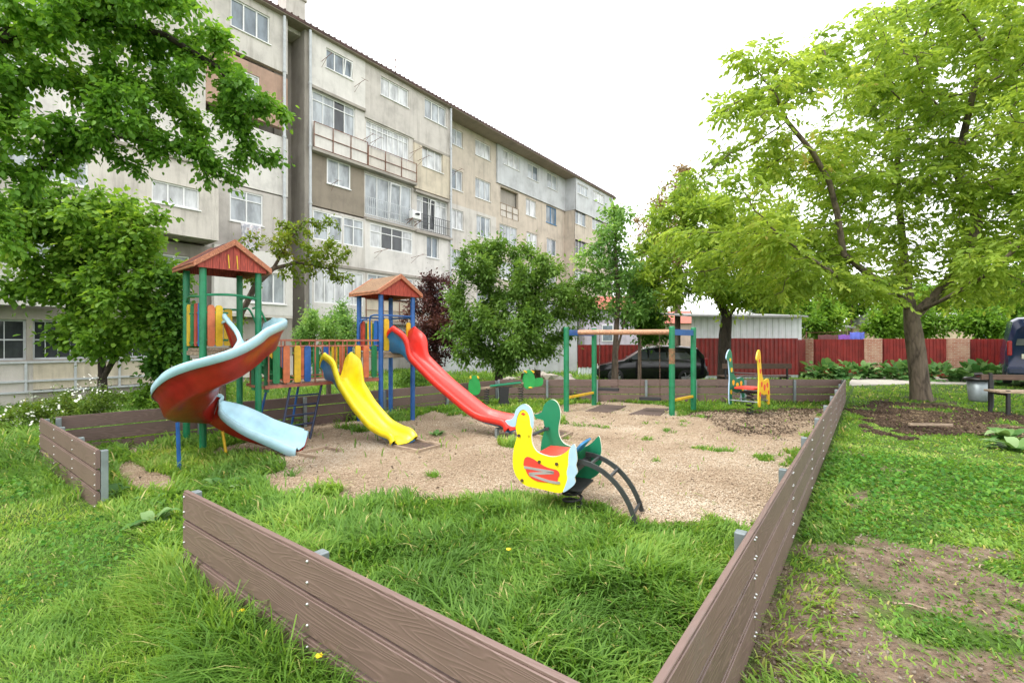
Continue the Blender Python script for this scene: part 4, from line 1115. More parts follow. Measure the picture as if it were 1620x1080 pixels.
sl_ = MB(); sl_.bar((2.86, CY2+.18, .17), (2.86, CY2+.18, -.05), .05, .05); sl_.bar((2.86, CY2+.54, .17), (2.86, CY2+.54, -.05), .05, .05); sl_.bar((2.86, CY2+.18, .15), (2.86, CY2+.54, .15), .05, .04); sl_.build('slide_leg', M['galv'], PS)

# ------------------------------------------------------------------ swing set and swings
fl, frr, bl_, brr = gr(896, 650), gr(1063, 656), gr(940, 640), gr(1097, 648)
def px_post(px, d): return at(px, 540, d)
fl, frr, bl_, brr = px_post(896, 10.7), px_post(1063, 10.2), px_post(940, 11.8), px_post(1097, 11.0)
cen = (fl + frr + bl_ + brr)/4; cen.z = 0
SW = empty('swing_set', cen); tag(SW, 'green posted swing frame with an orange brown log beam', 'swing frame')
HT = 1.9
for q, lab in ((fl, None), (bl_, None), (frr, 'post with a rusty patch'), (brr, None)):
    p = MB(); z = q - cen
    p.tube([(z.x, z.y, -.05), (z.x, z.y, HT)], .062, 16); p.lathe([(.064,HT),(.06,HT+.02),(.0,HT+.03)], (z.x, z.y, 0), 16)
    m_ = M['green']
    po = p.build('post', m_, SW, label=lab)
    if lab:
        r_ = MB(); r_.tube([(z.x, z.y, 1.12), (z.x, z.y, 1.45)], .0635, 16, cap=False); r_.build('rust_patch', paint('rust_patch', (.26,.12,.06), .8, .5, sc=14, chips=((.03,.2,.09),.55)), po)
hd = []
for a, b in ((fl, bl_), (frr, brr)):
    h_ = MB(); a0, b0_ = a - cen, b - cen
    h_.bar((a0.x, a0.y, HT-.10), (b0_.x, b0_.y, HT-.10), .05, .13); h_.build('header', M['blue'], SW, bevel=.006)
    h_ = MB(); h_.bar((a0.x, a0.y, .33), (b0_.x, b0_.y, .33), .05, .055); h_.build('low_rail', M['yellow_plank'], SW, bevel=.006)
    hd.append((a0 + b0_)/2)
bA, bB = Vector((*hd[0][:2], HT-.10)), Vector((*hd[1][:2], HT-.10))
bA, bB = (bl_-cen).lerp(fl-cen, .62), (brr-cen).lerp(frr-cen, .70); bA.z = bB.z = HT-.09
bm = MB(); bm.tube([bA, bA.lerp(bB,.5), bB], .058, 16); bm.build('beam', M['log'], SW)
def make_swing(t, zs, label, sway):
    c = bA.lerp(bB, t) + cen
    d = (bB - bA).normalized(); nrm = Vector((-d.y, d.x, 0))
    root = empty('swing', (c.x, c.y, zs), math.atan2(d.y, d.x))
    tag(root, label, 'swing', 'swings hanging from the log beam')
    s = MB()
    out = [(-.22,-.085),(.22,-.085),(.235,-.06),(.235,.06),(.22,.085),(-.22,.085),(-.235,.06),(-.235,-.06)]
    s.plate(out, .06, Matrix.Rotation(R(90), 4, 'X') @ Matrix.Rotation(0, 4, 'Z'))
    s.build('seat', M['black'], root, bevel=.008)
    top = bA.z - .05 - zs
    for e in (-1, 1):
        ch = MB(); k = int(top/.055); a, b = Vector((e*.215, 0, .0)), Vector((e*.2, sway, top))
        for i in range(k):
            p, q = a.lerp(b, i/k), a.lerp(b, (i+1.25)/k)
            w = Vector((.007, 0, 0)) if i % 2 else Vector((0, .007, 0))
            ch.tube([p+w, q+w, q-w, p-w], .0058, 4, closed=True)
        ch.build('chain', M['chain'], root)
    return root
make_swing(.32, .50, 'left swing with a flat black seat on chains, hanging higher', .0)
make_swing(.73, .32, 'right swing with a flat black seat on chains, hanging lower near the rusty post', .0)

# ------------------------------------------------------------------ mats and frames on the ground
def ground_quad(name, px, label, cat, th=.035, frame=None, group=None):
    pts = [gr(*p) for p in px]
    c = sum(pts, Vector())/4
    root = empty(name, (c.x, c.y, 0)); tag(root, label, cat, group)
    P_ = [(p.x-c.x, p.y-c.y) for p in pts]
    if frame != 'only':
        mb = MB(); vs = [(x, y, .0) for x, y in P_] + [(x, y, th) for x, y in P_]
        mb.add(vs, [(0,3,2,1),(4,5,6,7),(0,1,5,4),(1,2,6,5),(2,3,7,6),(3,0,4,7)])
        if frame:
            bm_ = bmesh.new()
        mb.build('mat', M['mat_rubber'] if frame != 'chip' else dark_chip, root, bevel=.008)
    if frame:
        for i in range(4):
            a, b = Vector((*P_[i], .035)), Vector((*P_[(i+1) % 4], .035)); t = (b-a).normalized()*.02
            if frame == 'only' and i == 1: continue
            f = MB(); f.bar(a+t, b+t, .035, .06); f.build('frame_board', M['wood_old'], root, bevel=.004)
    return root
dark_chip = paint('dark_chips', (.13,.085,.065), .95, .5, sc=40, bmp=.9)
ground_quad('rubber_mat', [(926,652),(953,641.5),(991,643.5),(966,654)], 'thin brown rubber mat under the left swing', 'mat', group='mats under the swings')
ground_quad('rubber_mat', [(994,657),(1022,647),(1058,648),(1044,659)], 'thin brown rubber mat under the right swing', 'mat', group='mats under the swings')
ground_quad('framed_mat', [(614,708),(662,718),(700,708),(656,700)], 'wood framed mat filled with dark chips at the foot of the yellow slide', 'mat', .035, 'chip')
ground_quad('framed_mat', [(838,691),(880,700),(905,688),(866,681)], 'wood framed mat at the foot of the red slide, half hidden by the duck rider', 'mat', .035, 'chip')
ground_quad('wooden_frame', [(470,722),(500,728),(540,717),(516,712)], 'low empty wooden frame on the chips at the foot of the spiral slide', 'frame', .02, 'only')

# ------------------------------------------------------------------ duck spring rider
hdpe_y = paint('yellow_panel', (.88,.72,.01), .35, .05); hdpe_g = paint('green_panel', (.012,.20,.10), .35, .08)
edge_l = paint('pale_panel_edge', (.75,.78,.62), .4, .05); lblue = paint('pale_blue_panel', (.42,.60,.76), .4, .08); hred = paint('red_panel', (.74,.06,.04), .4, .05); hgrey = paint('grey_scrawl', (.36,.33,.31), .6, .1)
DK = Vector((*ld(.41, 4.62)[:2], 0))
dk_dir = math.atan2((ld(.9, -.44) - ld(0, 0)).y, (ld(.9, -.44) - ld(0, 0)).x)      # tail direction
DR = empty('duck_spring_rider', DK, dk_dir)
tag(DR, 'yellow and green duck shaped spring rider at the front edge of the wood chips', 'spring rider')
K = .00128
def dz(pts, ox=470, oz=812): return [((x-ox)*K, (oz-y)*K + .205) for x, y in pts]
body = [(690,452),(702,500),(708,560),(700,600),(712,645),(690,682),(695,722),(660,762),(600,800),(560,812),(480,806),(400,800),(310,792),(245,748),(212,690),(203,620),(210,540),(225,480),(240,430),(232,392),(222,360),(170,352),(142,322),(180,312),(214,292),(232,240),(262,205),(300,188),(340,205),(366,250),(374,320),(362,380),(358,440),(370,490),(402,530),(450,548),(520,556),(580,540),(630,508),(668,466)]
band_o = [(222,362),(172,354),(142,322),(180,312),(212,290),(230,238),(262,204),(300,187),(340,204),(367,250),(376,320),(368,362),(352,340),(346,290),(330,250),(298,228),(268,240),(246,275),(236,315)]
tail_o = [(690,450),(703,500),(709,560),(701,600),(713,645),(691,682),(696,722),(661,763),(606,800),(625,745),(638,700),(634,650),(645,600),(646,560),(652,500),(668,464)]
mouth_o = [(300,600),(312,582),(334,576),(380,590),(440,622),(500,640),(560,648),(579,676),(566,705),(560,742),(520,738),(480,746),(400,746),(345,722),(318,690),(308,655),(294,640)]
side = MB(); side.plate(smooth_closed(dz(body), 3), .02, Matrix.Translation((0, -.21, 0)), 0, 1)
sp_ = side.build('side_panel', [hdpe_y, edge_l], DR, label='yellow duck panel')
def deco(o_, mat, nm, off, parent, th=.006, k=3):
    mb = MB(); mb.plate(smooth_closed(dz(o_), k) if k else dz(o_), th, Matrix.Translation((0, off, 0))); return mb.build(nm, mat, parent)
deco(band_o, lblue, 'head_band', -.2225, sp_); deco(tail_o, lblue, 'tail_trim', -.2225, sp_); deco(mouth_o, hred, 'wing_patch', -.2225, sp_)
gs = MB()
for pts in ([(300,655),(400,660),(520,664),(535,668)], [(535,668),(450,682),(360,696),(340,702)], [(345,704),(420,722),(500,735),(560,738),(582,734)]):
    for a, b in zip(pts[:-1], pts[1:]):
        (x0, z0), (x1, z1) = dz([a])[0], dz([b])[0]
        gs.bar((x0, -.2268, z0), (x1, -.2268, z1), .0016, .024)
gs.build('grey_scrawl', hgrey, sp_)
ey = MB(); ey.plate(dz([(272,262),(290,250),(310,262),(292,272)]), .004, Matrix.Translation((0,-.2225,0))); ey.build('eye', hred, sp_)
bo = MB()
for x, y in ((257,425),(422,603),(557,603),(282,757)):
    (bx, bz), = dz([(x, y)])
    for j in range(1): bo.tube([(bx, -.232, bz), (bx, -.218, bz)], .0155, 10)
bo.build('bolt_cap', paint('brown_cap', (.10,.06,.03), .4, .2), sp_)
gside = MB(); gside.plate(smooth_closed(dz(body), 3), .02, Matrix.Translation((.10, .25, .0)), 0, 1); gsp = gside.build('side_panel', [hdpe_g, edge_l], DR, label='green duck panel')
s = MB(); s.box((.02, .02, .52), (.30, .44, .022)); s.bar((.18, .02, .53), (.27, .02, .60), .40, .02); s.build('seat', hred, DR, bevel=.008)
s = MB(); s.plate([(-.07,-.16),(.07,-.16),(.085,0),(.07,.16),(-.07,.16)], .02, Matrix.Translation((.27,.02,.60)) @ Matrix.Rotation(R(-50), 4, 'Y') @ Matrix.Rotation(R(90), 4, 'X')); s.build('backrest', M['slide_blue'], DR, bevel=.006)
s = MB(); s.tube([(-.17, -.22, .70), (-.17, .25, .70)], .015, 10); s.lathe([(.028,0),(.028,.03)], (-.17, .22, .69), 10); s.build('handle', M['steel_dark'], DR)
s = MB(); s.box((.1, .02, .235), (.46, .40, .02)); s.box((.28, .02, .44), (.05, .42, .05)); s.build('frame', M['black'], DR, bevel=.004)
def coil(c, r, z0, z1, turns, wr):
    return [(c[0] + r*math.cos(2*PI*turns*i/(turns*16)), c[1] + r*math.sin(2*PI*turns*i/(turns*16)), z0 + (z1-z0)*i/(turns*16)) for i in range(turns*16+1)]
s = MB(); s.tube(coil((.18, .02), .088, -.02, .23, 4, .011), .0125, 8); s.build('spring', M['black'], DR)
for y_ in (-.14, .16):
    pts = []
    for i in range(13):
        t = i/12; a = R(62 - 78*t)*1.0
        pts.append((.27 + .56*math.sin(t*R(82)), y_ - .0, .50 - .56*(1-math.cos(t*R(82)))/(1-math.cos(R(82))) ))
    s = MB()
    for a, b in zip(pts[:-1], pts[1:]): pass
    vs, fs = [], []
    for i, p in enumerate(pts):
        q = Vector(pts[min(i+1, 12)]) - Vector(pts[max(i-1, 0)]); q.normalize(); nn = Vector((-q.z, 0, q.x))
        for sy, sn in ((-1,-1),(1,-1),(1,1),(-1,1)): vs.append(Vector(p) + Vector((0, sy*.011, 0)) + nn*sn*.021)
    for i in range(12):
        for j in range(4): fs.append((i*4+j, i*4+(j+1) % 4, (i+1)*4+(j+1) % 4, (i+1)*4+j))
    s.add(vs, fs, 0, False); s.build('step_arch', M['steel_dark'], DR)
    if y_ < 0: keep_pts = pts
for i in (2, 5, 10): s = MB(); p = keep_pts[i]; s.bar((p[0], -.14, p[2]), (p[0], .16, p[2]), .022, .022); s.build('step_rung', M['steel_dark'], DR)

# ------------------------------------------------------------------ giraffe spring rider
GV = ld((1186-810)/750*10.3, 10.3); g_rz = YAW - R(48)
GR = empty('giraffe_spring_rider', (GV.x, GV.y, 0), g_rz)      # local y points away from the camera
tag(GR, 'giraffe shaped spring rider with a red seat near the far fence', 'spring rider')
gout = [(-.36,.26),(-.36,.62),(-.30,.78),(-.18,.80),(.02,.78),(.14,.92),(.20,1.16),(.22,1.32),(.28,1.42),(.36,1.41),(.44,1.32),(.46,1.22),(.38,1.18),(.34,1.0),(.32,.8),(.34,.6),(.33,.26),(.22,.26),(.2,.5),(.0,.46),(-.2,.46),(-.24,.26)]
gy = paint('orange_yellow_panel', (.85,.50,.015), .4, .06)
for sx, mats_, lb in ((.285, [gy, paint('yellow_edge', (.8,.6,.05), .4, .05)], 'yellow giraffe panel'), (-.285, [hdpe_g, lblue], 'green giraffe panel with a pale blue edge')):
    p = MB(); Mx = Matrix.Translation((sx, 0, 0)) @ Matrix.Rotation(R(5)*(1 if sx > 0 else -1)*.6, 4, 'Z') @ Matrix.Rotation(R(-90), 4, 'Z')
    p.plate(smooth_closed(gout, 3), .025, Mx, 0, 1); pn = p.build('side_panel', mats_, GR, label=lb)
    sp = MB()
    for (x, z, r_) in ((-.2,.66,.05),(-.02,.62,.06),(.16,.7,.05),(.24,.98,.045),(.3,1.2,.035),(-.28,.5,.04),(.26,.5,.045)):
        sp.plate([(x + r_*math.cos(a)*(1+.2*math.sin(3*a)), z + r_*1.2*math.sin(a)) for a in np.linspace(0, 2*PI, 10, endpoint=False)], .033, Mx)
    sp.build('spot', hred if sx > 0 else gy, pn)
s = MB(); s.plate([(-.24,-.3),(.24,-.3),(.26,-.1),(.2,.26),(-.2,.26),(-.26,-.1)], .03, Matrix.Translation((0,-.05,.60)) @ Matrix.Rotation(R(90), 4, 'X')); s.build('seat', hred, GR, bevel=.008)
s = MB(); s.tube([(-.3,-.22,.92),(.3,-.22,.92)], .013, 8); s.build('handle', M['steel_dark'], GR)
for y_ in (-.3, .2): s = MB(); s.tube([(-.3,y_,.33),(.3,y_,.33)], .013, 8); s.build('crossbar', M['galv'], GR)
s = MB(); s.box((0,0,.5), (.3,.3,.03)); s.tube(coil((0,0), .07, 0, .5, 6, .01), .012, 7); s.build('spring', M['black'], GR)

# ------------------------------------------------------------------ seesaw
SV = ld((797-810)/750*11.6, 11.6)
SS = empty('seesaw', (SV.x, SV.y, 0), YAW + R(6))
tag(SS, 'small spring seesaw with green animal handles in front of the dark green tree', 'seesaw')
s = MB(); s.bar((-.72,0,.44), (.82,0,.60), .13, .05); s.build('beam', M['wood_old'], SS, bevel=.006)
s = MB(); s.bar((-.34,0,.515), (.42,0,.595), .26, .025); s.build('top_panel', hdpe_g, SS, bevel=.004)
s = MB(); s.plate([(-.17,.0),(.17,0),(.10,.2),(.12,.48),(.22,.5),(-.22,.5),(-.12,.48),(-.10,.2)], .24, Matrix.Identity(4)); s.build('base', M['black'], SS, bevel=.01)
for x in (-.42, .42):
    s = MB(); s.tube(coil((x,0), .06, 0, .47, 8, .01), .010, 6); s.build('spring', M['steel_dark'], SS)
gout = [(-.10,-.16),(.04,-.2),(.12,-.14),(.13,.02),(.08,.16),(0,.22),(-.08,.16),(-.13,.0)]
bright_g = paint('bright_green_panel', (.02,.33,.07), .35, .06)
for e, x, z in ((-1, -.72, .53), (1, .62, .66)):
    s = MB()
    for y_ in (-.1, .1): s.plate(smooth_closed([(p[0]*(-e)*1.1, p[1]*1.1) for p in gout], 3), .02, Matrix.Translation((x, y_, z)))
    if e > 0:
        for y_ in (-.1, .1): s.plate(smooth_closed([(0,-.16),(.3,-.14),(.34,.0),(.3,.04),(0,-.02)], 3), .02, Matrix.Translation((x, y_+.022, z)))
    hp = s.build('handle_panel', bright_g, SS)
    y = MB(); y.tube([(x-.09, -.2, z+.2), (x-.09, .2, z+.2)], .022, 8); y.tube([(x+.09, -.2, z+.2), (x+.09, .2, z+.2)], .022, 8)
    if e > 0: y.lathe([(.0,.0),(.05,.01),(.05,.03),(.0,.04)], (x+.02, -.14, z-.2), 12)
    y.build('knob', M['yellow_plank'], hp)

# ------------------------------------------------------------------ boundary fence, garages and houses beyond
cor_red = paint('red_corrugated_metal', (.215,.018,.015), .5, .25, sc=2.5, chips=((.16,.07,.05),.70))
cor_white = paint('white_corrugated_metal', (.74,.77,.80), .5, .08, sc=2.5)
cor_grey = paint('grey_corrugated_metal', (.45,.48,.50), .5, .15, sc=2.5)
def corrugated(root, name, a, b, z0, z1, mat, pitch=.20, depth=.035, label=None):
    """profiled sheet from a to b (xy, local)"""
    a, b = Vector((a[0], a[1], 0)), Vector((b[0], b[1], 0)); d = (b-a); L = d.length; d.normalize(); nn = Vector((d.y, -d.x, 0))
    n = max(1, int(L/pitch)); pr = []
    for i in range(n):
        x = L*i/n; p = L/n
        pr += [(x, 0), (x+p*.38, 0), (x+p*.46, depth), (x+p*.92, depth)]
    pr.append((L, 0))
    vs = [a + d*x + nn*h_ + Vector((0,0,z)) for z in (z0, z1) for x, h_ in pr]; m = len(pr)
    mb = MB(); mb.add(vs, [(i, i+1, m+i+1, m+i) for i in range(m-1)])
    o = mb.build(name, mat, root, label=label); so = o.modifiers.new('t', 'SOLIDIFY'); so.thickness = .006
    return o
m, n, l, b = new_mat('worn_brick'); br_ = n.new('ShaderNodeTexBrick'); br_.inputs['Scale'].default_value = 1; br_.inputs['Brick Width'].default_value = .24; br_.inputs['Row Height'].default_value = .075; br_.inputs['Mortar Size'].default_value = .008
br_.inputs['Color1'].default_value = (.33,.12,.07,1); br_.inputs['Color2'].default_value = (.42,.20,.13,1); br_.inputs['Mortar'].default_value = (.45,.38,.32,1)
tc = n.new('ShaderNodeTexCoord'); sx_ = n.new('ShaderNodeSeparateXYZ'); cx_ = n.new('ShaderNodeCombineXYZ'); l.new(tc.outputs['Object'], sx_.inputs[0])
ad = n.new('ShaderNodeMath'); l.new(sx_.outputs[0], ad.inputs[0]); l.new(sx_.outputs[1], ad.inputs[1]); l.new(ad.outputs[0], cx_.inputs[0]); l.new(sx_.outputs[2], cx_.inputs[1]); l.new(cx_.outputs[0], br_.inputs['Vector'])
tn = noise(n, l, tc.outputs['Object'], 3, 6, .7); rr_ = ramp(n, [(.45,(0,0,0)),(.7,(.75,.75,.75))]); l.new(tn.outputs[0], rr_.inputs[0])
mx = n.new('ShaderNodeMix'); mx.data_type = 'RGBA'; l.new(rr_.outputs[0], mx.inputs[0]); l.new(br_.outputs[0], mx.inputs[6]); mx.inputs[7].default_value = (.50,.36,.26,1); l.new(mx.outputs[2], b.inputs['Base Color']); b.inputs['Roughness'].default_value = .9
bump(n, l, br_.outputs['Fac'], b, .5, .01).invert = True
BRK = m
def fenceroot(name, p, label, cat='fence'):
    r = empty(name, (p.x, p.y, 0)); tag(r, label, cat); return r
A1, A2 = at(1099, 540, 20.3), at(1262, 540, 20.9)
F1 = fenceroot('metal_fence', A1, 'tall red corrugated metal fence behind the dark bench'); v = A2 - A1
corrugated(F1, 'sheet', (0,0), (v.x, v.y), .14, 1.74, cor_red); corrugated(F1, 'base_sheet', (0,.02), (v.x, v.y+.02), -.1, .15, cor_grey)
B1, B2 = at(914, 540, 21.6), at(1012, 540, 22)
F2 = fenceroot('metal_fence', B1, 'red metal fence over a pale corrugated base, behind the black car'); v = B2 - B1
corrugated(F2, 'sheet', (0,0), (v.x, v.y), .42, 1.45, cor_red); corrugated(F2, 'base_sheet', (0,.02), (v.x, v.y+.02), -.1, .43, cor_white, .12, .03)
Cp = [(1274, 22.6, .64), (1380.5, 21.4, .64), (1514.5, 19.6, .68), (1660, 18.2, .68)]
P0 = at(1274, 540, 22.6)
F3 = fenceroot('pillar_fence', P0, 'red metal fence between worn brick pillars behind the big leafy plants')
pv = [at(px, 540, d) - P0 for px, d, w in Cp]
for (px, d, w), p in zip(Cp, pv):
    if px > 1640: continue
    q = MB(); q.box((p.x, p.y, .8), (w, .45, 1.86), 0, Matrix.Rotation(YAW - R(30), 3, 'Z')); q.build('brick_pillar', BRK, F3, bevel=.01)
for i in range(3):
    a, b_ = pv[i], pv[i+1]; d = (b_-a).normalized()*.3
    corrugated(F3, 'sheet', (a+d)[:2], (b_-d)[:2], .12, 1.70 + .02*(i % 2), cor_red)
a = A2 - P0; corrugated(F3, 'sheet', a[:2], (pv[0] - (pv[0]-a).normalized()*.2)[:2], .1, 1.68, cor_red)

def house(name, px0, px1, d, z1, depth, wall_m, label, roof=None, roof_h=.8, overhang=.3, yaw=None, windows=(), cat='house', flat=False):
    a, b_ = at(px0, 540, d), at(px1, 540, d); w = (b_-a).length
    root = empty(name, (a.x, a.y, 0), YAW if yaw is None else yaw); tag(root, label, cat)
    q = MB(); q.box2((0, 0, -.3), (w, depth, z1)); q.build('wall', wall_m, root)
    r_ = MB(); o = overhang
    if flat:
        r_.add([(-o,-o,z1+.15),(w+o,-o,z1+.15),(w+o,depth+o,z1+.5),(-o,depth+o,z1+.5),(-o,-o,z1+.25),(w+o,-o,z1+.25),(w+o,depth+o,z1+.6),(-o,depth+o,z1+.6)],[(0,3,2,1),(4,5,6,7),(0,1,5,4),(1,2,6,5),(2,3,7,6),(3,0,4,7)])
    else:
        r_.add([(-o,-o,z1),(w+o,-o,z1),(w+o,depth+o,z1),(-o,depth+o,z1),(-o,depth/2,z1+roof_h),(w+o,depth/2,z1+roof_h)],[(0,1,5,4),(2,3,4,5),(0,4,3),(1,2,5),(0,3,2,1)])
    r_.build('roof', roof, root)
    for (u0, u1, za, zb) in windows:
        f = MB(); f.box2((w*u0,-.05,za),(w*u1,-.005,zb)); fo = f.build('window', M['white_pvc'], root)
        g_ = MB(); g_.box2((w*u0+.07,-.06,za+.07),(w*u1-.07,-.052,zb-.07)); g_.build('pane', GL[0], fo)
    return root
grey_roof = paint('grey_sheet_roof', (.30,.30,.30), .6, .15); red_roof = paint('red_tile_roof', (.42,.12,.08), .7, .2)
w_shed = fenceroot('shed', at(1094, 540, 21.4), 'white metal shed rising above the tall red fence', 'shed')
a = at(1094, 540, 21.4); v = at(1268, 540, 22) - a
corrugated(w_shed, 'wall', (0,0), v[:2], 0, 2.72, cor_white, .3, .02)
q = MB(); dn = Vector((-ST, CT, 0))
zr0, zr1 = 2.78, 2.66
def slab(z, o0, o1, x0, x1): return [Vector((0,0,z)) + v*x0 - dn*o0, Vector((0,0,z)) + v*x1 - dn*o0, Vector((0,0,z+.35)) + v*x1 + dn*o1, Vector((0,0,z+.35)) + v*x0 + dn*o1]
s0 = slab(2.70, .35, 4, -.06, 1.02); s1 = slab(2.78, .35, 4, -.06, 1.02)
q.add(s0 + s1, [(0,3,2,1),(4,5,6,7),(0,1,5,4),(1,2,6,5),(2,3,7,6),(3,0,4,7)]); q.build('roof', grey_roof, w_shed)
house('garage', 680, 913, 23.5, 3.0, 5, plaster('whitewash', (.50,.51,.53)), 'whitewashed low garage behind the dense green tree', grey_roof, flat=True, cat='garage')
house('house', 925, 1015, 34, 3.9, 6, plaster('lilac_wall', (.52,.47,.55)), 'pale lilac house behind the slim tree', red_roof, 1.2, windows=((.3,.5,1.6,2.8),))
house('house', 1030, 1110, 42, 3.2, 7, plaster('salmon_wall', (.55,.42,.36)), 'low red roofed house far behind the second tree', red_roof, 1.3)
house('house', 1440, 1640, 33, 2.9, 7, plaster('sand_wall', (.55,.43,.30)), 'sand coloured house beyond the brick pillars at the right', grey_roof, .9, windows=((.55,.72,1.5,2.6),))
house('house', 1285, 1340, 27, 2.2, 4, plaster('stone_wall', (.40,.33,.26)), 'small brown outbuilding behind the first brick pillar', grey_roof, flat=True)
# washing on a line behind the fence
wc_ = at(1343, 533, 24.5); wr = empty('washing_line', (wc_.x, wc_.y, 0), YAW); tag(wr, 'purple and blue washing hung on a line behind the red fence', 'washing')
for x0, x1, c_, zz in ((-.55, .05, (.16,.06,.30), 1.95), (.05, .8, (.10,.13,.50), 2.08), (-1.6,-.6,(.09,.03,.03),1.95)):
    q = MB(); n_ = 10
    vs = [(x0 + (x1-x0)*i/n_, .05*math.sin(i*1.7)*j, zz - .75*j - .02*math.sin(i)) for i in range(n_+1) for j in (0, 1)]
    q.add(vs, [(2*i, 2*i+2, 2*i+3, 2*i+1) for i in range(n_)], 0, True); o = q.build('sheet', paint('washing_cloth', c_, .9, .15), wr); o.modifiers.new('s','SOLIDIFY').thickness = .01
q = MB(); q.tube([(-2.2,0,2.05),(1.4,0,2.1)], .01, 5)
for x_ in (-2.2, 1.4): q.tube([(x_,0,0),(x_,0,2.1)], .03, 6)
q.build('line', M['rust'], wr)

# ------------------------------------------------------------------ vehicles
car_paint = paint('black_car_paint', (.008,.008,.010), .12, .05, sc=1, bmp=0); car_glass = plain('car_glass', (.06,.07,.075), .03, spec=.9); tyre_m = plain('tyre', (.015,.015,.016), .8); rim_m = plain('wheel_rim', (.30,.30,.31), .3, .8); lamp_r = plain('tail_lamp', (.35,.01,.01), .15); lamp_c = plain('clear_lamp', (.6,.6,.58), .1)
def loft_body(sections, name, mat, root):
    """sections: list of (x, [(y, z)...]) half profiles mirrored"""
    mb = MB(); m = len(sections[0][1]); vs = []
    for x, pr in sections:
        vs += [(x, y, z) for y, z in pr] + [(x, -y, z) for y, z in reversed(pr)]
    k = 2*m
    fs = [(i*k+j, (i+1)*k+j, (i+1)*k+(j+1) % k, i*k+(j+1) % k) for i in range(len(sections)-1) for j in range(k)]
    fs += [tuple(range(k))[::-1], tuple(range((len(sections)-1)*k, len(sections)*k))]
    mb.add(vs, fs, 0, True); o = mb.build(name, mat, root, bevel=.03, seg=2)
    return o
def wheel(root, x, y, r, w, nm='wheel'):
    q = MB(); s = 1 if y > 0 else -1
    prof = [(r*.62,-w/2),(r*.92,-w/2),(r,-w*.3),(r,w*.3),(r*.92,w/2),(r*.62,w/2)]
    n_ = 24; vs = [(x + a*math.cos(2*PI*j/n_), y + t, r + a*math.sin(2*PI*j/n_)) for a, t in prof for j in range(n_)]
    q.add(vs, [(i*n_+j, i*n_+(j+1) % n_, (i+1)*n_+(j+1) % n_, (i+1)*n_+j) for i in range(5) for j in range(n_)], 0, True)
    o = q.build(nm, tyre_m, root)
    q = MB()
    for k in range(5):
        a = 2*PI*k/5; q.bar((x, y+s*w*.36, r), (x + r*.6*math.cos(a), y+s*w*.36, r + r*.6*math.sin(a)), .02, r*.24, up=(0,1,0))
    vs = [(x + r*.63*math.cos(2*PI*j/n_), y + t, r + r*.63*math.sin(2*PI*j/n_)) for t in (-w*.2, w*.25) for j in range(n_)]
    q.add(vs, [tuple(range(n_)), tuple(range(n_, 2*n_))] + [(j, (j+1) % n_, n_+(j+1) % n_, n_+j) for j in range(n_)])
    q.build('rim', rim_m, o)
cp = at(1026, 540, 18.4)
CAR = empty('parked_car', (cp.x, cp.y, 0), YAW + PI - R(10)); tag(CAR, 'black hatchback parked between the slim tree and the red fence', 'car')
def sec(x, zb, zs, zt, wb, wt): # belt then roof half-profile
    return (x, [(0, zb), (wb*.9, zb), (wb, zb+.15), (wb, zs*.75), (wb*.97, zs), (wt, zt-.04 if zt > zs+.06 else zs+.015), (wt*.8, zt if zt > zs+.06 else zs+.02), (0, (zt+.02) if zt > zs+.06 else zs+.035)])
body_s = [sec(2.0,.35,.60,.60,.60,.55), sec(1.9,.22,.68,.68,.76,.7), sec(1.4,.2,.80,.80,.82,.76), sec(.95,.2,.88,.88,.83,.76), sec(.15,.2,.92,1.38,.83,.61), sec(-.4,.2,.92,1.43,.83,.62), sec(-1.2,.2,.93,1.41,.83,.63), sec(-1.68,.22,.94,1.37,.82,.62), sec(-1.90,.26,.93,1.12,.80,.66), sec(-2.0,.35,.72,.76,.72,.66)]
loft_body(body_s, 'body', car_paint, CAR)
for sy in (-1, 1):
    q = MB()
    for pts in ([(.82,.93),(.30,1.31),(.12,1.33),(.12,.94)], [(.06,.94),(.06,1.33),(-.55,1.34),(-.55,.95)], [(-.62,.95),(-.62,1.34),(-1.15,1.31),(-1.5,1.0),(-1.3,.95)]):
        vs = [(x, sy*(.835 - max(0, (z-.92))*.50), z) for x, z in pts]; vs2 = [(x, sy*(.815 - max(0, (z-.92))*.50), z) for x, z in pts]
        k = len(pts); q.add(vs+vs2, [tuple(range(k)), tuple(range(k, 2*k))] + [(i, (i+1) % k, k+(i+1) % k, k+i) for i in range(k)])
    q.build('side_window', car_glass, CAR)
    for x in (1.28, -1.25): wheel(CAR, x, sy*.76, .29, .19)
    q = MB(); q.box((.75, sy*.92, .95), (.12,.16,.12)); q.build('mirror', car_paint, CAR, bevel=.03)
    q = MB(); q.box((-1.95, sy*.66, .84), (.12,.22,.28)); q.build('tail_light', lamp_r, CAR, bevel=.02)
    q = MB(); q.box((1.92, sy*.58, .62), (.10,.28,.12)); q.build('headlight', lamp_c, CAR, bevel=.02)
    q = MB()
    for x in (.0, -.6): q.box((x, sy*.84, .82), (.12,.02,.025))
    q.build('door_handle', plain('handle_grey', (.1,.1,.1), .4), CAR)
q = MB(); q.add([(-1.73,-.52,1.32),(-1.73,.52,1.32),(-1.95,.60,.97),(-1.95,-.60,.97)], [(0,1,2,3)]); q.build('rear_window', car_glass, CAR)
q = MB(); q.box((-2.03,0,.66), (.02,.5,.11)); q.build('number_plate', plain('plate_white', (.75,.75,.73), .4), CAR)
q = MB(); q.box((-2.0,0,.42), (.12,1.4,.16)); q.box((1.98,0,.42), (.12,1.3,.16)); q.build('bumper', plain('bumper_black', (.02,.02,.02), .5), CAR, bevel=.03)

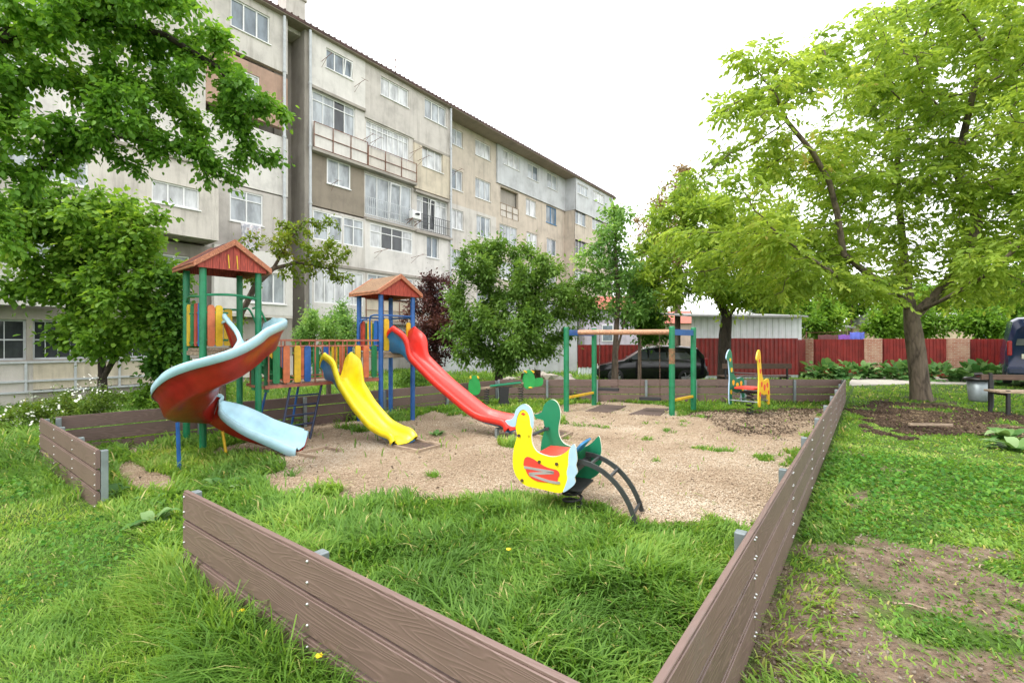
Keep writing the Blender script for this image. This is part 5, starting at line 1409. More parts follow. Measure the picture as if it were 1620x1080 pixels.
vp = at(1656, 540, 15.5)
VAN = empty('parked_van', (vp.x, vp.y, .12), YAW + R(46)); tag(VAN, 'dark blue van seen from behind at the right edge', 'van')
navy_p = paint('dark_blue_van_paint', (.012,.022,.075), .14, .06, sc=1, bmp=0)
def vsec(x, zb, zs, zt, wb, wt): return (x, [(0, zb), (wb*.95, zb), (wb, zb+.15), (wb, zs*.6), (wb, zs), (wt+.04, zt-.12), (wt*.85, zt-.02), (0, zt)])
loft_body([vsec(-.0,.38,1.2,2.0,.86,.62), vsec(.10,.32,1.2,2.25,.93,.72), vsec(.5,.3,1.2,2.32,.95,.76), vsec(2.6,.3,1.2,2.32,.95,.76), vsec(3.4,.3,1.2,1.9,.95,.7), vsec(3.9,.3,1.1,1.25,.93,.8), vsec(4.6,.3,.95,1.0,.85,.7), vsec(4.75,.4,.8,.85,.75,.6)], 'body', navy_p, VAN)
q = MB(); q.add([(-.03,-.70,1.35),(-.03,.70,1.35),(.06,.58,2.0),(.06,-.58,2.0)], [(0,1,2,3)]); q.build('rear_window', car_glass, VAN)
q = MB(); q.box((-.05,0,1.18), (.06,.9,.06)); q.build('chrome_strip', plain('chrome', (.6,.6,.6), .2, .9), VAN)
q = MB(); q.box((-.03,.30,.98), (.03,.52,.16)); q.build('number_plate', plain('plate_cream', (.68,.66,.55), .4), VAN)
q = MB(); q.box((-.05,0,.5), (.2,1.8,.24)); q.build('bumper', plain('van_bumper', (.03,.04,.09), .35), VAN, bevel=.05)
for sy in (-1, 1):
    q = MB(); q.box((.02, sy*.84, 1.25), (.10,.12,.5)); q.build('tail_light', lamp_r, VAN, bevel=.03)
    for x in (.9, 3.8): wheel(VAN, x, sy*.86, .34, .22)
# the raised verge the van stands on
vb = MB(); vb.box((vp.x+1.6, vp.y+1.2, -.02), (7, 3.2, .28), 0, Matrix.Rotation(YAW + R(46), 3, 'Z'))
kerb = vb.build('pavement', M['concrete'], None, bevel=.03); tag(kerb, kind='structure')

# ------------------------------------------------------------------ benches, bin, rubble, logs
def bench(name, px, d, length, rz, label, seat_z=.45, back=True, flip=1):
    c = at(px, 540, d); r = empty(name, (c.x, c.y, 0), rz); tag(r, label, 'bench')
    for e in (-1, 1):
        x = e*(length/2-.12)
        q = MB(); q.box((x, -.2*flip, seat_z/2-.02), (.05,.05,seat_z)); q.box((x, .18*flip, .42), (.05,.05,.92)); q.box((x, 0, seat_z-.04), (.05,.44,.05)); q.build('leg', M['black'], r, bevel=.004)
    for i in range(3):
        q = MB(); q.box((0, (-.17+.15*i)*flip, seat_z+.012), (length,.13,.04)); q.build('seat_board', M['wood_brown'], r, bevel=.006)
    if back:
        q = MB(); q.box((0, .215*flip, .80), (length,.035,.17)); q.build('backrest', M['wood_brown'], r, bevel=.006)
    return r
bench('bench', 1192, 15.6, 2.25, YAW, 'dark brown bench with a single back board in front of the tall red fence', .45, True, -1)
# bench at the right edge, seen from the side
c = at(1628, 540, 10.3); rb_ = empty('park_bench', (c.x, c.y, 0), YAW - R(14)); tag(rb_, 'weathered park bench on black legs at the right edge beside the bin', 'bench')
for x in (-.56, .95):
    q = MB(); q.box((x, -.3, .25), (.06,.06,.60)); q.box((x, .22, .42), (.06,.06,.95)); q.box((x, -.04, .46), (.05,.56,.05)); q.build('leg', M['black'], rb_, bevel=.004)
for i in range(3):
    q = MB(); q.box((.25, -.26+.17*i, .515), (1.95,.15,.045)); q.build('seat_board', M['wood_old'], rb_, bevel=.006)
q = MB(); q.box((.25, .235, .80), (1.95,.045,.12)); q.build('backrest', M['wood_brown'], rb_, bevel=.006)
c = at(1547, 540, 11.4); BN = empty('litter_bin', (c.x, c.y, 0)); tag(BN, 'grey metal litter bin with a dark rim beside the park bench', 'bin')
q = MB(); q.lathe([(.0,.16),(.15,.16),(.17,.2),(.205,.66),(.195,.66),(.17,.25),(0,.22)], (0,0,0), 24); q.build('bucket', M['galv'], BN)
q = MB(); q.lathe([(.19,.655),(.26,.67),(.27,.70),(.24,.74),(.20,.74)], (0,0,0), 24); q.tube([(.09,0,.74),(.05,.02,.82),(-.06,.03,.80)], .05, 8); q.build('rim', paint('black_bag', (.025,.022,.022), .35, .3, bmp=.5), BN)
q = MB(); q.tube([(0.25,0,-.05),(.25,0,.75)], .025, 8); q.bar((0.25,0,.5),(.0,0,.5),.03,.03); q.build('bin_post', M['steel_dark'], BN)
stone_m = plaster('rubble_stone', (.46,.41,.35)); stone_d = plaster('rubble_brown', (.20,.15,.11))
for i in range(26):
    px = 806 + 4.4*i + random.uniform(-3, 3); d = random.uniform(16.2, 19)
    c = at(px, 540, d); s_ = random.uniform(.12, .30)
    bmx = bmesh.new(); bmesh.ops.create_icosphere(bmx, subdivisions=1, radius=s_)
    for v_ in bmx.verts: v_.co = Vector((v_.co.x*random.uniform(.8,1.5), v_.co.y*random.uniform(.8,1.3), v_.co.z*random.uniform(.5,.9)))
    me = bpy.data.meshes.new('rubble_stone'); bmx.to_mesh(me); bmx.free(); me.materials.append(stone_m if random.random() < .7 else stone_d)
    o = bpy.data.objects.new('rubble_stone', me); col.objects.link(o); o.location = (c.x, c.y, s_*.35 + (.15 if i % 3 == 0 else 0)); o.rotation_euler.z = random.random()*6
    tag(o, 'broken stone in the rubble pile beyond the seesaw', 'stone', 'stones in the rubble pile')
for i, (px, d) in enumerate(((832, 15.6), (848, 15.8))):
    c = at(px, 540, d); q = MB(); q.tube([(0,0,0),(0,0,.55)], .16, 12); o = q.build('tree_stump', bark('stump_bark', (.10,.06,.04)), None, loc=(c.x, c.y, .1 if i else 0))
    tag(o, ['upright dark log left of its neighbour behind the seesaw', 'upright dark log nearer the rubble behind the seesaw'][i], 'log', 'upright logs')
# small litter on the lawn
for i, (px, py, ln, az, lab) in enumerate(((1440, 967, .16, .3, 'pale dry stick on the bare soil at the right'), (1553, 903, .10, 1.2, 'short pale stick near the right edge of the lawn'))):
    c = gr(px, py); q = MB(); q.tube([(-ln/2,0,.02),(0,.008,.028),(ln/2,0,.015)], .005, 6); o = q.build('stick', M['wood_old'], None, loc=(c.x, c.y, .015)); o.rotation_euler.z = az; tag(o, lab, 'stick')
c = gr(1472, 676); q = MB(); q.bar((-.4,0,.06),(.4,0,.05),.05,.04); o = q.build('stick', M['wood_old'], None, loc=(c.x, c.y, .0)); o.rotation_euler.z = YAW; tag(o, 'weathered length of timber lying on the grass in front of the big tree', 'timber')

# ------------------------------------------------------------------ trees
def grow(seeds, attr, step, infl, kill, iters=90, grav=0.0, maxn=6000):
    """space colonisation: seeds = list of polylines (first point of later ones joins the nearest node)"""
    pos, par = [], []
    for s in seeds:
        pts = []
        for a, b in zip(s[:-1], s[1:]):
            a, b = np.array(a), np.array(b); k = max(1, int(np.linalg.norm(b-a)/step))
            pts += [a + (b-a)*i/k for i in range(k)]
        pts.append(np.array(s[-1]))
        if pos:
            d = np.linalg.norm(np.array(pos) - pts[0], axis=1); last = int(d.argmin())
        else: last = -1
        for p in pts:
            pos.append(np.array(p, float)); par.append(last); last = len(pos)-1
    P = np.array(pos); A = np.array(attr)
    best = np.full(len(A), 1e9); bi = np.zeros(len(A), int)
    def upd(new, off):
        nonlocal best, bi
        for c in range(0, len(new), 400):
            D = np.linalg.norm(A[:,None,:] - new[None,c:c+400,:], axis=2); j = D.argmin(1); v = D[np.arange(len(A)), j]
            t = v < best; best = np.where(t, v, best); bi = np.where(t, j + off + c, bi)
    upd(P, 0)
    alive = np.ones(len(A), bool); seen = {}
    for it in range(iters):
        alive &= best > kill
        m = alive & (best < infl)
        if not m.any():
            if not alive.any(): break
            m = alive & (best < best[alive].min()*1.3)
        dirs = A[m] - P[bi[m]]; dirs /= np.linalg.norm(dirs, axis=1)[:,None] + 1e-9
        nodes, inv = np.unique(bi[m], return_inverse=True)
        acc = np.zeros((len(nodes), 3)); np.add.at(acc, inv, dirs)
        acc += rng.normal(0, .18, acc.shape)*np.linalg.norm(acc, axis=1)[:,None]; acc[:,2] += grav
        acc /= np.linalg.norm(acc, axis=1)[:,None] + 1e-9
        new = P[nodes] + acc*step
        ok = []
        for q, nd in enumerate(nodes):
            key = (int(nd), tuple(np.round(new[q]/step*2.5).astype(int)))
            if key in seen: continue
            seen[key] = 1; ok.append(q)
        if not ok: break
        off = len(P); P = np.concatenate([P, new[ok]]); par += [int(nodes[q]) for q in ok]
        upd(new[ok], off)
        if len(P) > maxn: break
    return P, np.array(par)
def radii(P, par, r_tip, r_base, p=2.0):
    n = len(P); ch = [[] for _ in range(n)]
    for i in range(n):
        if par[i] >= 0: ch[par[i]].append(i)
    r = np.zeros(n)
    for i in range(n-1, -1, -1):      # children always come after parents
        r[i] = r_tip if not ch[i] else max(r_tip, sum(r[c]**p for c in ch[i])**(1/p))
    g = math.log(r_base/r_tip)/math.log(max(r[0], r_tip*1.5)/r_tip)
    return r_tip*(r/r_tip)**g, ch
def limbs_mesh(P, par, r, ch, flare=1.3, rmin=0.0):
    mb = MB(); used = set()
    roots = [i for i in range(len(P)) if par[i] < 0]
    stack = [(i, None) for i in roots]
    while stack:
        s, parent = stack.pop()
        chain = [] if parent is None else [parent]
        i = s
        while True:
            chain.append(i)
            if not ch[i]: break
            c = sorted(ch[i], key=lambda q: -r[q])
            for q in c[1:]: stack.append((q, i))
            i = c[0]
        if len(chain) < 2: continue
        rs = [r[q] for q in chain]
        if parent is not None: rs[0] = min(rs[0], rs[1]*1.15)
        if max(rs) < rmin: continue
        for _ in range(4): rs = [rs[0]] + [(rs[q-1] + rs[q]*2 + rs[q+1])/4 for q in range(1, len(rs)-1)] + [rs[-1]]
        if parent is None:
            z0 = P[chain[0]][2]
            rs = [a*(1 + (flare-1)*math.exp(-(P[q][2]-z0)/.3)) for a, q in zip(rs, chain)]
        mb.tube([tuple(P[q]) for q in chain], rs, 12 if rs[0] > .1 else (8 if rs[0] > .035 else 5), cap=False)
    return mb
def leaf_cloud(C, D, size, rnd, aspect=.5, droop=.3, flat=.6):
    """C leaf base points, D outward unit directions -> folded oval leaves"""
    n = len(C)
    ax = D + rng.normal(0, .55, (n,3)); ax[:,2] -= droop; ax /= np.linalg.norm(ax, axis=1)[:,None]
    up = rng.normal(0, 1-flat, (n,3)); up[:,2] += flat + .2
    sd = np.cross(ax, up); sd /= np.linalg.norm(sd, axis=1)[:,None] + 1e-9
    nm = np.cross(sd, ax)
    L = size*(.45 + .95*rng.random(n)); W = L*aspect
    q = lambda f, g, h: C + ax*(f*L)[:,None] + sd*(g*W)[:,None] + nm*(h*L)[:,None]
    V = np.stack([q(0,0,0), q(.35,.5,.07), q(.75,.36,.03), q(1,0,-.10), q(.75,-.36,.03), q(.35,-.5,.07)], 1).reshape(-1,3)
    o = np.arange(n)[:,None]*6
    F = np.concatenate([o + np.array([[0,1,2,3]]), o + np.array([[0,3,4,5]])], 0)
    return V, F, np.repeat(rnd, 6)
def blob_points(blobs, n, clump=.0, k=40):
    vol = np.array([b[1][0]*b[1][1]*b[1][2] for b in blobs]); vol = vol/vol.sum(); out = []
    for (c, rad), f in zip(blobs, vol):
        m = max(8, int(n*f)); v = rng.normal(size=(m,3)); v /= np.linalg.norm(v, axis=1)[:,None]
        v *= (rng.random(m)**(1/2.4))[:,None]
        out.append(np.array(c) + v*np.array(rad))
    A = np.concatenate(out)
    if clump:
        cc = A[rng.choice(len(A), min(k, len(A)), replace=False)]
        d = np.linalg.norm(A[:,None]-cc[None], axis=2); j = d.argmin(1); A = A*(1-clump) + cc[j]*clump
    return A
def make_tree(name, label, seeds, blobs, n_attr, step, trunk_r, n_leaf, leaf, mat, bk, cat='tree', group=None, kill=None, infl=None, tip=.006, spread=.16, aspect=.5, droop=.3, compound=0, clump=.25, thr=.022, iters=80, flat=.6, base_z=None, rmin=0.0):
    b0 = Vector(seeds[0][0]); root = empty(name, (b0.x, b0.y, b0.z)); tag(root, label, cat, group)
    A = blob_points(blobs, n_attr, clump, max(40, n_attr//11))
    P, par = grow([[tuple(p) for p in s] for s in seeds], A, step, infl or step*9, kill or step*1.7, iters)
    r, ch = radii(P, par, tip, trunk_r)
    P0 = P - np.array(b0)
    tm = limbs_mesh(P0, par, r, ch, rmin=rmin); tm.build('trunk', bk, root)
    tips = np.where(r < thr)[0]
    d = P[tips] - P[np.maximum(par[tips], 0)]; d /= np.linalg.norm(d, axis=1)[:,None] + 1e-9
    pick = rng.integers(0, len(tips), n_leaf)
    t = rng.random(n_leaf)
    base = P0[tips][pick] - d[pick]*(t*step)[:,None]
    rad = rng.normal(0, 1, (n_leaf,3)); rad /= np.linalg.norm(rad, axis=1)[:,None]
    out = d[pick]*.5 + rad; out /= np.linalg.norm(out, axis=1)[:,None]
    base = base + rad*(np.abs(rng.normal(0, spread, n_leaf)))[:,None]
    cl = fnoise(base[:,0]*1.0 + b0.x, base[:,2] + base[:,1]*.7, .8, 131)
    rnd = np.clip(.5 + .8*(cl - .5) + .5*(rng.random(n_leaf) - .5), 0, 1)
    if compound:
        # leaflets paired along a drooping stalk
        ax = out.copy(); ax[:,2] = ax[:,2]*.5 - .25; ax /= np.linalg.norm(ax, axis=1)[:,None]
        sd = np.cross(ax, np.array([0,0,1.0])); sd /= np.linalg.norm(sd, axis=1)[:,None] + 1e-9
        Cs, Ds, Rs = [], [], []
        ln = leaf*2.4*(.7 + .6*rng.random(n_leaf))
        for k in range(compound):
            f = .35 + .65*(k//2)/max(1, (compound-1)//2)
            s = 0 if k == compound-1 else (1 if k % 2 else -1)
            p = base + ax*(f*ln)[:,None]; p[:,2] -= .18*(f*ln)*f
            dd = ax*(.55 if s else 1) + sd*s; dd[:,2] -= .25
            Cs.append(p); Ds.append(dd/np.linalg.norm(dd, axis=1)[:,None]); Rs.append(np.clip(rnd + .1*(rng.random(n_leaf)-.5), 0, 1))
        base, out, rnd = np.concatenate(Cs), np.concatenate(Ds), np.concatenate(Rs)
        V, F, Rn = leaf_cloud(base, out*2.2, leaf, rnd, aspect, droop, flat)
    else:
        V, F, Rn = leaf_cloud(base, out, leaf, rnd, aspect, droop, flat)
    np_mesh('crown', V, F, mat, root, attr=dict(rnd=Rn))
    return root
def B(px, py, d, rx, ry=None, rz=None): return (tuple(at(px, py, d)), (rx, ry or rx, rz or rx))
bark_grey = bark('grey_bark', (.15,.115,.085)); bark_dark = bark('dark_bark', (.055,.042,.034)); bark_brown = bark('brown_bark', (.11,.08,.06))
lf_walnut = leaf_mat('walnut_leaf', [(0,(.085,.155,.024)),(.4,(.15,.225,.032)),(.7,(.215,.295,.045)),(.93,(.29,.35,.065)),(1,(.34,.30,.09))], .55, 1.7)
lf_mid = leaf_mat('mid_green_leaf', [(0,(.03,.09,.012)),(.5,(.06,.15,.018)),(.85,(.085,.19,.02)),(1,(.16,.26,.03))], .4)
lf_over = leaf_mat('overhanging_leaf', [(0,(.045,.115,.016)),(.5,(.09,.20,.022)),(.85,(.15,.27,.03)),(1,(.25,.31,.05))], .5, 1.6)
lf_dark = leaf_mat('dark_green_leaf', [(0,(.045,.105,.018)),(.5,(.095,.18,.03)),(.9,(.155,.255,.05)),(1,(.21,.29,.075))], .45, 1.4)
lf_lime = leaf_mat('lime_leaf', [(0,(.05,.115,.014)),(.5,(.10,.20,.022)),(.9,(.18,.29,.035)),(1,(.27,.33,.06))], .5, 1.5)
lf_soft = leaf_mat('soft_green_leaf', [(0,(.06,.13,.04)),(.5,(.12,.22,.06)),(.9,(.20,.31,.09)),(1,(.30,.36,.12))], .55, 1.75)
lf_purple = leaf_mat('purple_leaf', [(0,(.035,.012,.014)),(.5,(.075,.026,.024)),(.9,(.14,.055,.04)),(1,(.16,.10,.04))], .3)
lf_rust = leaf_mat('reddish_leaf', [(0,(.13,.085,.05)),(.5,(.23,.155,.085)),(.85,(.27,.23,.10)),(1,(.19,.25,.07))], .45)
lf_yel = leaf_mat('yellow_green_leaf', [(0,(.06,.12,.012)),(.5,(.13,.20,.02)),(.85,(.20,.24,.03)),(1,(.28,.22,.04))], .45)

# the big walnut at the right
D0 = 12.9
wb = gr(1458, 633); wb = Vector((at(1458, 540, D0).x, at(1458, 540, D0).y, -.05))
W = lambda px, py, d: tuple(at(px, py, d))
fork = W(1440, 488, D0)
seeds = [[tuple(wb), W(1450, 560, D0), fork, W(1410, 455, D0-.4), W(1376, 436, D0-.8), W(1335, 402, D0-1.2), W(1324, 335, D0-1.5), W(1312, 288, D0-1.8), W(1285, 240, D0-2.1), W(1245, 192, D0-2.4), W(1222, 140, D0-2.6)],
         [W(1445, 500, D0), W(1478, 470, D0-.1), W(1525, 415, D0-.3), W(1548, 350, D0-.5), W(1512, 268, D0-.9), W(1530, 190, D0-1.2), W(1545, 125, D0-1.4)],
         [W(1445, 495, D0), W(1500, 452, D0+.9), W(1570, 400, D0+1.6), W(1640, 330, D0+2)],
         [W(1440, 490, D0), W(1398, 462, D0+.5), W(1330, 428, D0+1.0), W(1260, 420, D0+1.3), W(1200, 410, D0+1.2)],
         [W(1450, 495, D0), W(1500, 470, D0-1.2), W(1570, 430, D0-2.4), W(1640, 360, D0-3)],
         [W(1440, 480, D0), W(1430, 400, D0+1), W(1420, 300, D0+1.6), W(1420, 190, D0+1.8)],
         [W(1376, 436, D0-.8), W(1330, 440, D0-1.8), W(1270, 400, D0-2.6), W(1220, 360, D0-3)]]
blobs = [B(1240, 130, 10.4, 1.6, 1.6, 1.2), B(1195, 260, 10.6, 1.2, 1.5, 1.6), B(1290, 300, 12.4, 2.0, 1.8, 2.0), B(1180, 400, 12.4, 1.4, 1.4, 1.0), B(1330, 90, 11.5, 1.5, 1.8, 1.0), B(1420, 190, 13, 2.4, 2.0, 2.4),
         B(1540, 80, 11, 2.2, 2.4, 2.2), B(1600, 260, 11, 2.2, 2.4, 2.2), B(1600, 410, 11, 2.2, 2.4, 1.0), B(1420, 370, 13.6, 2.6, 2.2, 1.4), B(1290, 455, 12, 2.0, 2.2, .7), B(1480, 60, 13.5, 3, 2.5, 2), B(1700, 200, 12.5, 2.5, 3, 3), B(1540, 465, 13, 2.2, 2, .6), B(1160, 180, 10.2, .8, .9, .8), B(1140, 310, 11, 1.2, 1.2, 1.2), B(1110, 400, 11.8, 1.3, 1.3, 1.0), B(1060, 400, 12.2, .8, 1.0, .7), B(1225, 90, 10.4, 1.0, 1.1, .8), B(1140, 230, 10.4, .8, .9, .9), B(1370, 475, 11.5, 1.6, 1.6, .5), B(1210, 470, 12, 1.6, 1.5, .45)]
make_tree('walnut_tree', 'big pale green walnut tree spreading over the right side of the lawn', seeds, blobs, 2300, .26, .215, 13000, .142, lf_walnut, bark_grey, compound=7, spread=.10, aspect=.42, droop=.35, infl=2.4, kill=.42, tip=.009, clump=.42, thr=.024, flat=.36)

# second tree behind the far fence
b2 = at(1145, 540, 16.6); b2.z = -.05
make_tree('leafy_tree', 'leafy tree with a forked trunk in front of the tall red fence', [[tuple(b2), W(1147, 530, 16.6), W(1150, 500, 16.6), W(1120, 440, 16.4), W(1090, 380, 16.2), W(1080, 330, 16)], [W(1150, 505, 16.6), W(1172, 470, 16.8), W(1190, 400, 17), W(1195, 340, 17.2)], [W(1148, 510, 16.6), W(1135, 420, 17.2), W(1150, 330, 17.6)]],
          [B(1060, 400, 16, 1.7, 1.6, 1.5), B(1090, 335, 16.4, 1.8, 1.8, 1.4), B(1180, 380, 16.8, 2, 2, 2.0), B(1040, 455, 16, 1.0, 1.2, .6), B(1140, 450, 15.6, 2.0, 1.6, .7), B(1230, 450, 16.5, 1.6, 1.5, .9), B(1020, 430, 15.6, 1.0, 1, 1.1), B(1060, 485, 15.8, 1.1, 1.0, .6), B(1110, 470, 15.4, 1.3, 1.0, .6), B(1130, 360, 15.6, 1.4, 1.2, 1.2), B(1170, 440, 16, 1.4, 1.2, .8), B(1200, 470, 15.4, 1.6, 1.2, .5)], 700, .28, .21, 24000, .17, lf_walnut, bark_dark, infl=2.4, kill=.45, spread=.26, thr=.02, aspect=.42, clump=.35)
# slim tree in front of the car
b3 = at(972, 540, 15.2); b3.z = -.05
make_tree('slim_tree', 'tall slim tree with an airy crown in front of the black car', [[tuple(b3), W(973, 560, 15.2), W(978, 470, 15.2), W(974, 400, 15.2), W(972, 330, 15.2)], [W(975, 560, 15.2), W(990, 500, 15.4), W(1010, 450, 15.6)]],
          [B(968, 355, 15.2, .85, .85, .8), B(940, 420, 15, .85, .8, .8), B(985, 430, 15.4, .9, .9, .9), B(1000, 480, 15.4, 1.0, .9, .7), B(940, 480, 15, .6, .6, .5)], 420, .2, .10, 6500, .12, lf_soft, bark_brown, infl=1.6, kill=.32, spread=.16, aspect=.55, thr=.016)
b3 = at(1012, 540, 17.2); b3.z = -.05
make_tree('small_tree', 'bushy young tree beside the rear of the black car', [[tuple(b3), W(1012, 500, 17.2), W(1020, 460, 17.2)]], [B(1018, 500, 17.2, 1.0, .9, .7), B(1040, 530, 17.2, .8, .7, .4), B(1010, 455, 17.2, .8, .8, .7)], 200, .2, .07, 6500, .13, lf_mid, bark_brown, spread=.2, infl=1.6)
# dense dark tree in the middle
b4 = at(788, 540, 14.6); b4.z = -.05
make_tree('dense_tree', 'dense dark green round tree in the middle behind the red slide', [[tuple(b4), W(790, 575, 14.6), W(782, 530, 14.6), W(775, 470, 14.6)], [W(790, 572, 14.6), W(815, 530, 14.8), W(840, 470, 15)], [W(788, 575, 14.6), W(760, 540, 14.2), W(735, 500, 14)]],
          [B(780, 430, 14.4, 1.5, 1.5, 1.1), B(840, 450, 14.6, 1.5, 1.5, 1.1), B(750, 500, 14, 1.1, 1.3, 1.0), B(870, 510, 14.6, 1.3, 1.4, 1.0), B(800, 520, 13.6, 1.7, 1.2, .9), B(820, 395, 14.8, .8, .9, .5), B(905, 470, 15, .8, .9, .9), B(760, 400, 14.6, .7, .8, .6), B(735, 555, 14, .6, .7, .45), B(870, 555, 14.2, .9, .7, .5), B(800, 568, 13.6, 1.1, .8, .45), B(845, 575, 13.8, .8, .7, .3), B(745, 575, 13.8, .6, .6, .3), B(925, 490, 14.8, .8, .8, .9), B(950, 450, 15, .5, .5, .5), B(730, 520, 13.8, .6, .7, .8), B(790, 385, 14.6, .6, .6, .6), B(720, 460, 14.2, .5, .6, .6)], 1300, .2, .12, 38000, .11, lf_dark, bark_dark, infl=1.8, kill=.30, spread=.19, thr=.02, clump=.5)
# purple plum
b5 = at(690, 540, 17); b5.z = -.05
make_tree('purple_tree', 'purple leaved plum tree left of the dense green tree', [[tuple(b5), W(688, 560, 17), W(684, 500, 17), W(680, 450, 17)]], [B(685, 470, 17, 1.1, 1.1, 1.0), B(670, 520, 16.6, .8, .9, 1.0), B(705, 520, 16.6, .9, 1, 1.0), B(690, 560, 16.6, 1, 1, .6), B(672, 440, 17, .5, .5, .5)], 380, .2, .09, 17000, .085, lf_purple, bark_dark, spread=.18, infl=1.6)
# thin leaning tree behind the green tower
b6 = at(352, 540, 9.9); b6.z = -.05
make_tree('leaning_tree', 'thin leaning tree with sparse yellow green leaves behind the green tower', [[tuple(b6), W(352, 600, 9.9), W(364, 560, 9.9), W(382, 495, 9.9), W(405, 450, 9.9), W(432, 425, 10), W(470, 415, 10.2), W(520, 425, 10.4)], [W(432, 425, 10), W(462, 375, 10.2), W(480, 350, 10.3)], [W(405, 450, 9.9), W(395, 410, 9.8), W(380, 385, 9.7)]],
          [B(450, 375, 10.1, .65, .6, .45), B(500, 395, 10.3, .75, .6, .4), B(545, 400, 10.5, .5, .4, .2), B(470, 430, 10.2, .7, .5, .3), B(395, 440, 9.8, .35, .35, .3), B(525, 355, 10.6, .4, .4, .25), B(545, 440, 10.5, .5, .4, .25), B(385, 520, 9.8, .25, .3, .3), B(415, 385, 9.9, .4, .3, .25)], 330, .13, .065, 3400, .085, lf_yel, bark_brown, infl=1.4, kill=.22, spread=.07, aspect=.5, tip=.004, thr=.012)
# shrub left of the blue tower
b7 = at(520, 540, 12.6); b7.z = -.05
make_tree('flowering_shrub', 'grey green shrub speckled with pale blossom left of the blue tower', [[tuple(b7), W(520, 580, 12.6), W(520, 540, 12.6)], [W(520, 590, 12.6), W(545, 540, 12.5)], [W(520, 590, 12.6), W(490, 540, 12.6)]],
          [B(520, 510, 12.6, .8, .8, .65), B(490, 530, 12.6, .6, .6, .5), B(550, 525, 12.4, .55, .6, .6), B(535, 480, 12.7, .45, .5, .35), B(520, 565, 12.5, .9, .8, .4)], 300, .16, .06, 13000, .075, lf_soft, bark_brown, 'shrub', spread=.14, infl=1.3)
# reddish thin trees far behind
for i, (px, top, d, lab) in enumerate(((1072, 248, 24, 'tall thin tree with reddish young leaves behind the leafy tree'), (1036, 300, 25, 'shorter thin tree with reddish young leaves right of the slim tree'))):
    b_ = at(px, 540, d); b_.z = -.1
    make_tree('reddish_tree', lab, [[tuple(b_), W(px, 450, d), W(px+6, 350, d), W(px+8, top+20, d)]], [B(px+8, top+25, d, .9, .9, .9), B(px-12, top+70, d, 1.3, 1.2, 1.4), B(px+22, top+80, d, 1.3, 1.2, 1.5), B(px, top+140, d, 1.9, 1.6, 1.6)], 330, .35, .14, 5200, .15, lf_rust, bark_brown, spread=.22, infl=3, kill=.55, tip=.012, thr=.04)
# far trees closing the view over the garages
FT = ((1345, 455, 38, 3.4), (1480, 470, 40, 3.0), (1590, 450, 36, 3.2), (1255, 470, 36, 3.0), (1010, 480, 40, 2.2), (1700, 440, 38, 3.5), (905, 500, 38, 1.6))
FTL = ('far pale tree behind the first brick pillar', 'far pale tree behind the walnut trunk', 'far pale tree over the sand coloured house', 'far pale tree over the white shed', 'far pale tree above the lilac house', 'far pale tree beyond the right edge', 'far pale tree above the whitewashed garage')
for (px, py, d, s_), lab in zip(FT, FTL):
    b_ = at(px, 540, d); b_.z = -.2
    make_tree('far_tree', lab, [[tuple(b_), W(px, 500, d), W(px+4, py+10, d)]], [B(px, py, d, s_*.8, s_*.8, s_*.6), B(px-14, py+25, d, s_*.7, s_*.7, s_*.5), B(px+18, py+22, d, s_*.7, s_*.7, s_*.5)], 160, .5, .15, 4200, .34, lf_soft if px < 1100 else lf_lime, bark_brown, spread=.35, infl=5, kill=.8, tip=.02, thr=.08)
for (px, d, s_), lab in zip(((1300, 25.5, 1.2), (1400, 24.5, 1.1), (1450, 25, 1.5), (1545, 23.5, 1.2), (1610, 22.5, 1.3), (1215, 26, 1.3)), ('garden tree showing over the red panel right of the first brick pillar', 'garden tree behind the second brick pillar', 'garden tree just left of the walnut trunk, behind the red fence', 'garden tree behind the third brick pillar', 'garden tree beside the dark blue van, behind the red fence', 'garden tree behind the white metal shed')):
    b_ = at(px, 540, d); b_.z = -.1; zt_ = 505 if px > 1250 else 470
    make_tree('garden_tree', lab, [[tuple(b_), W(px, 520, d), W(px+3, zt_, d)]], [B(px, zt_, d, s_, s_, s_*.6), B(px-18, zt_+14, d, s_*.8, s_*.7, s_*.4), B(px+20, zt_+10, d, s_*.8, s_*.7, s_*.45), B(px+4, zt_-26, d, s_*.6, s_*.6, s_*.5)], 200, .3, .09, 4200, .19, lf_lime, bark_brown, spread=.28, infl=3, kill=.5, tip=.012, thr=.05)
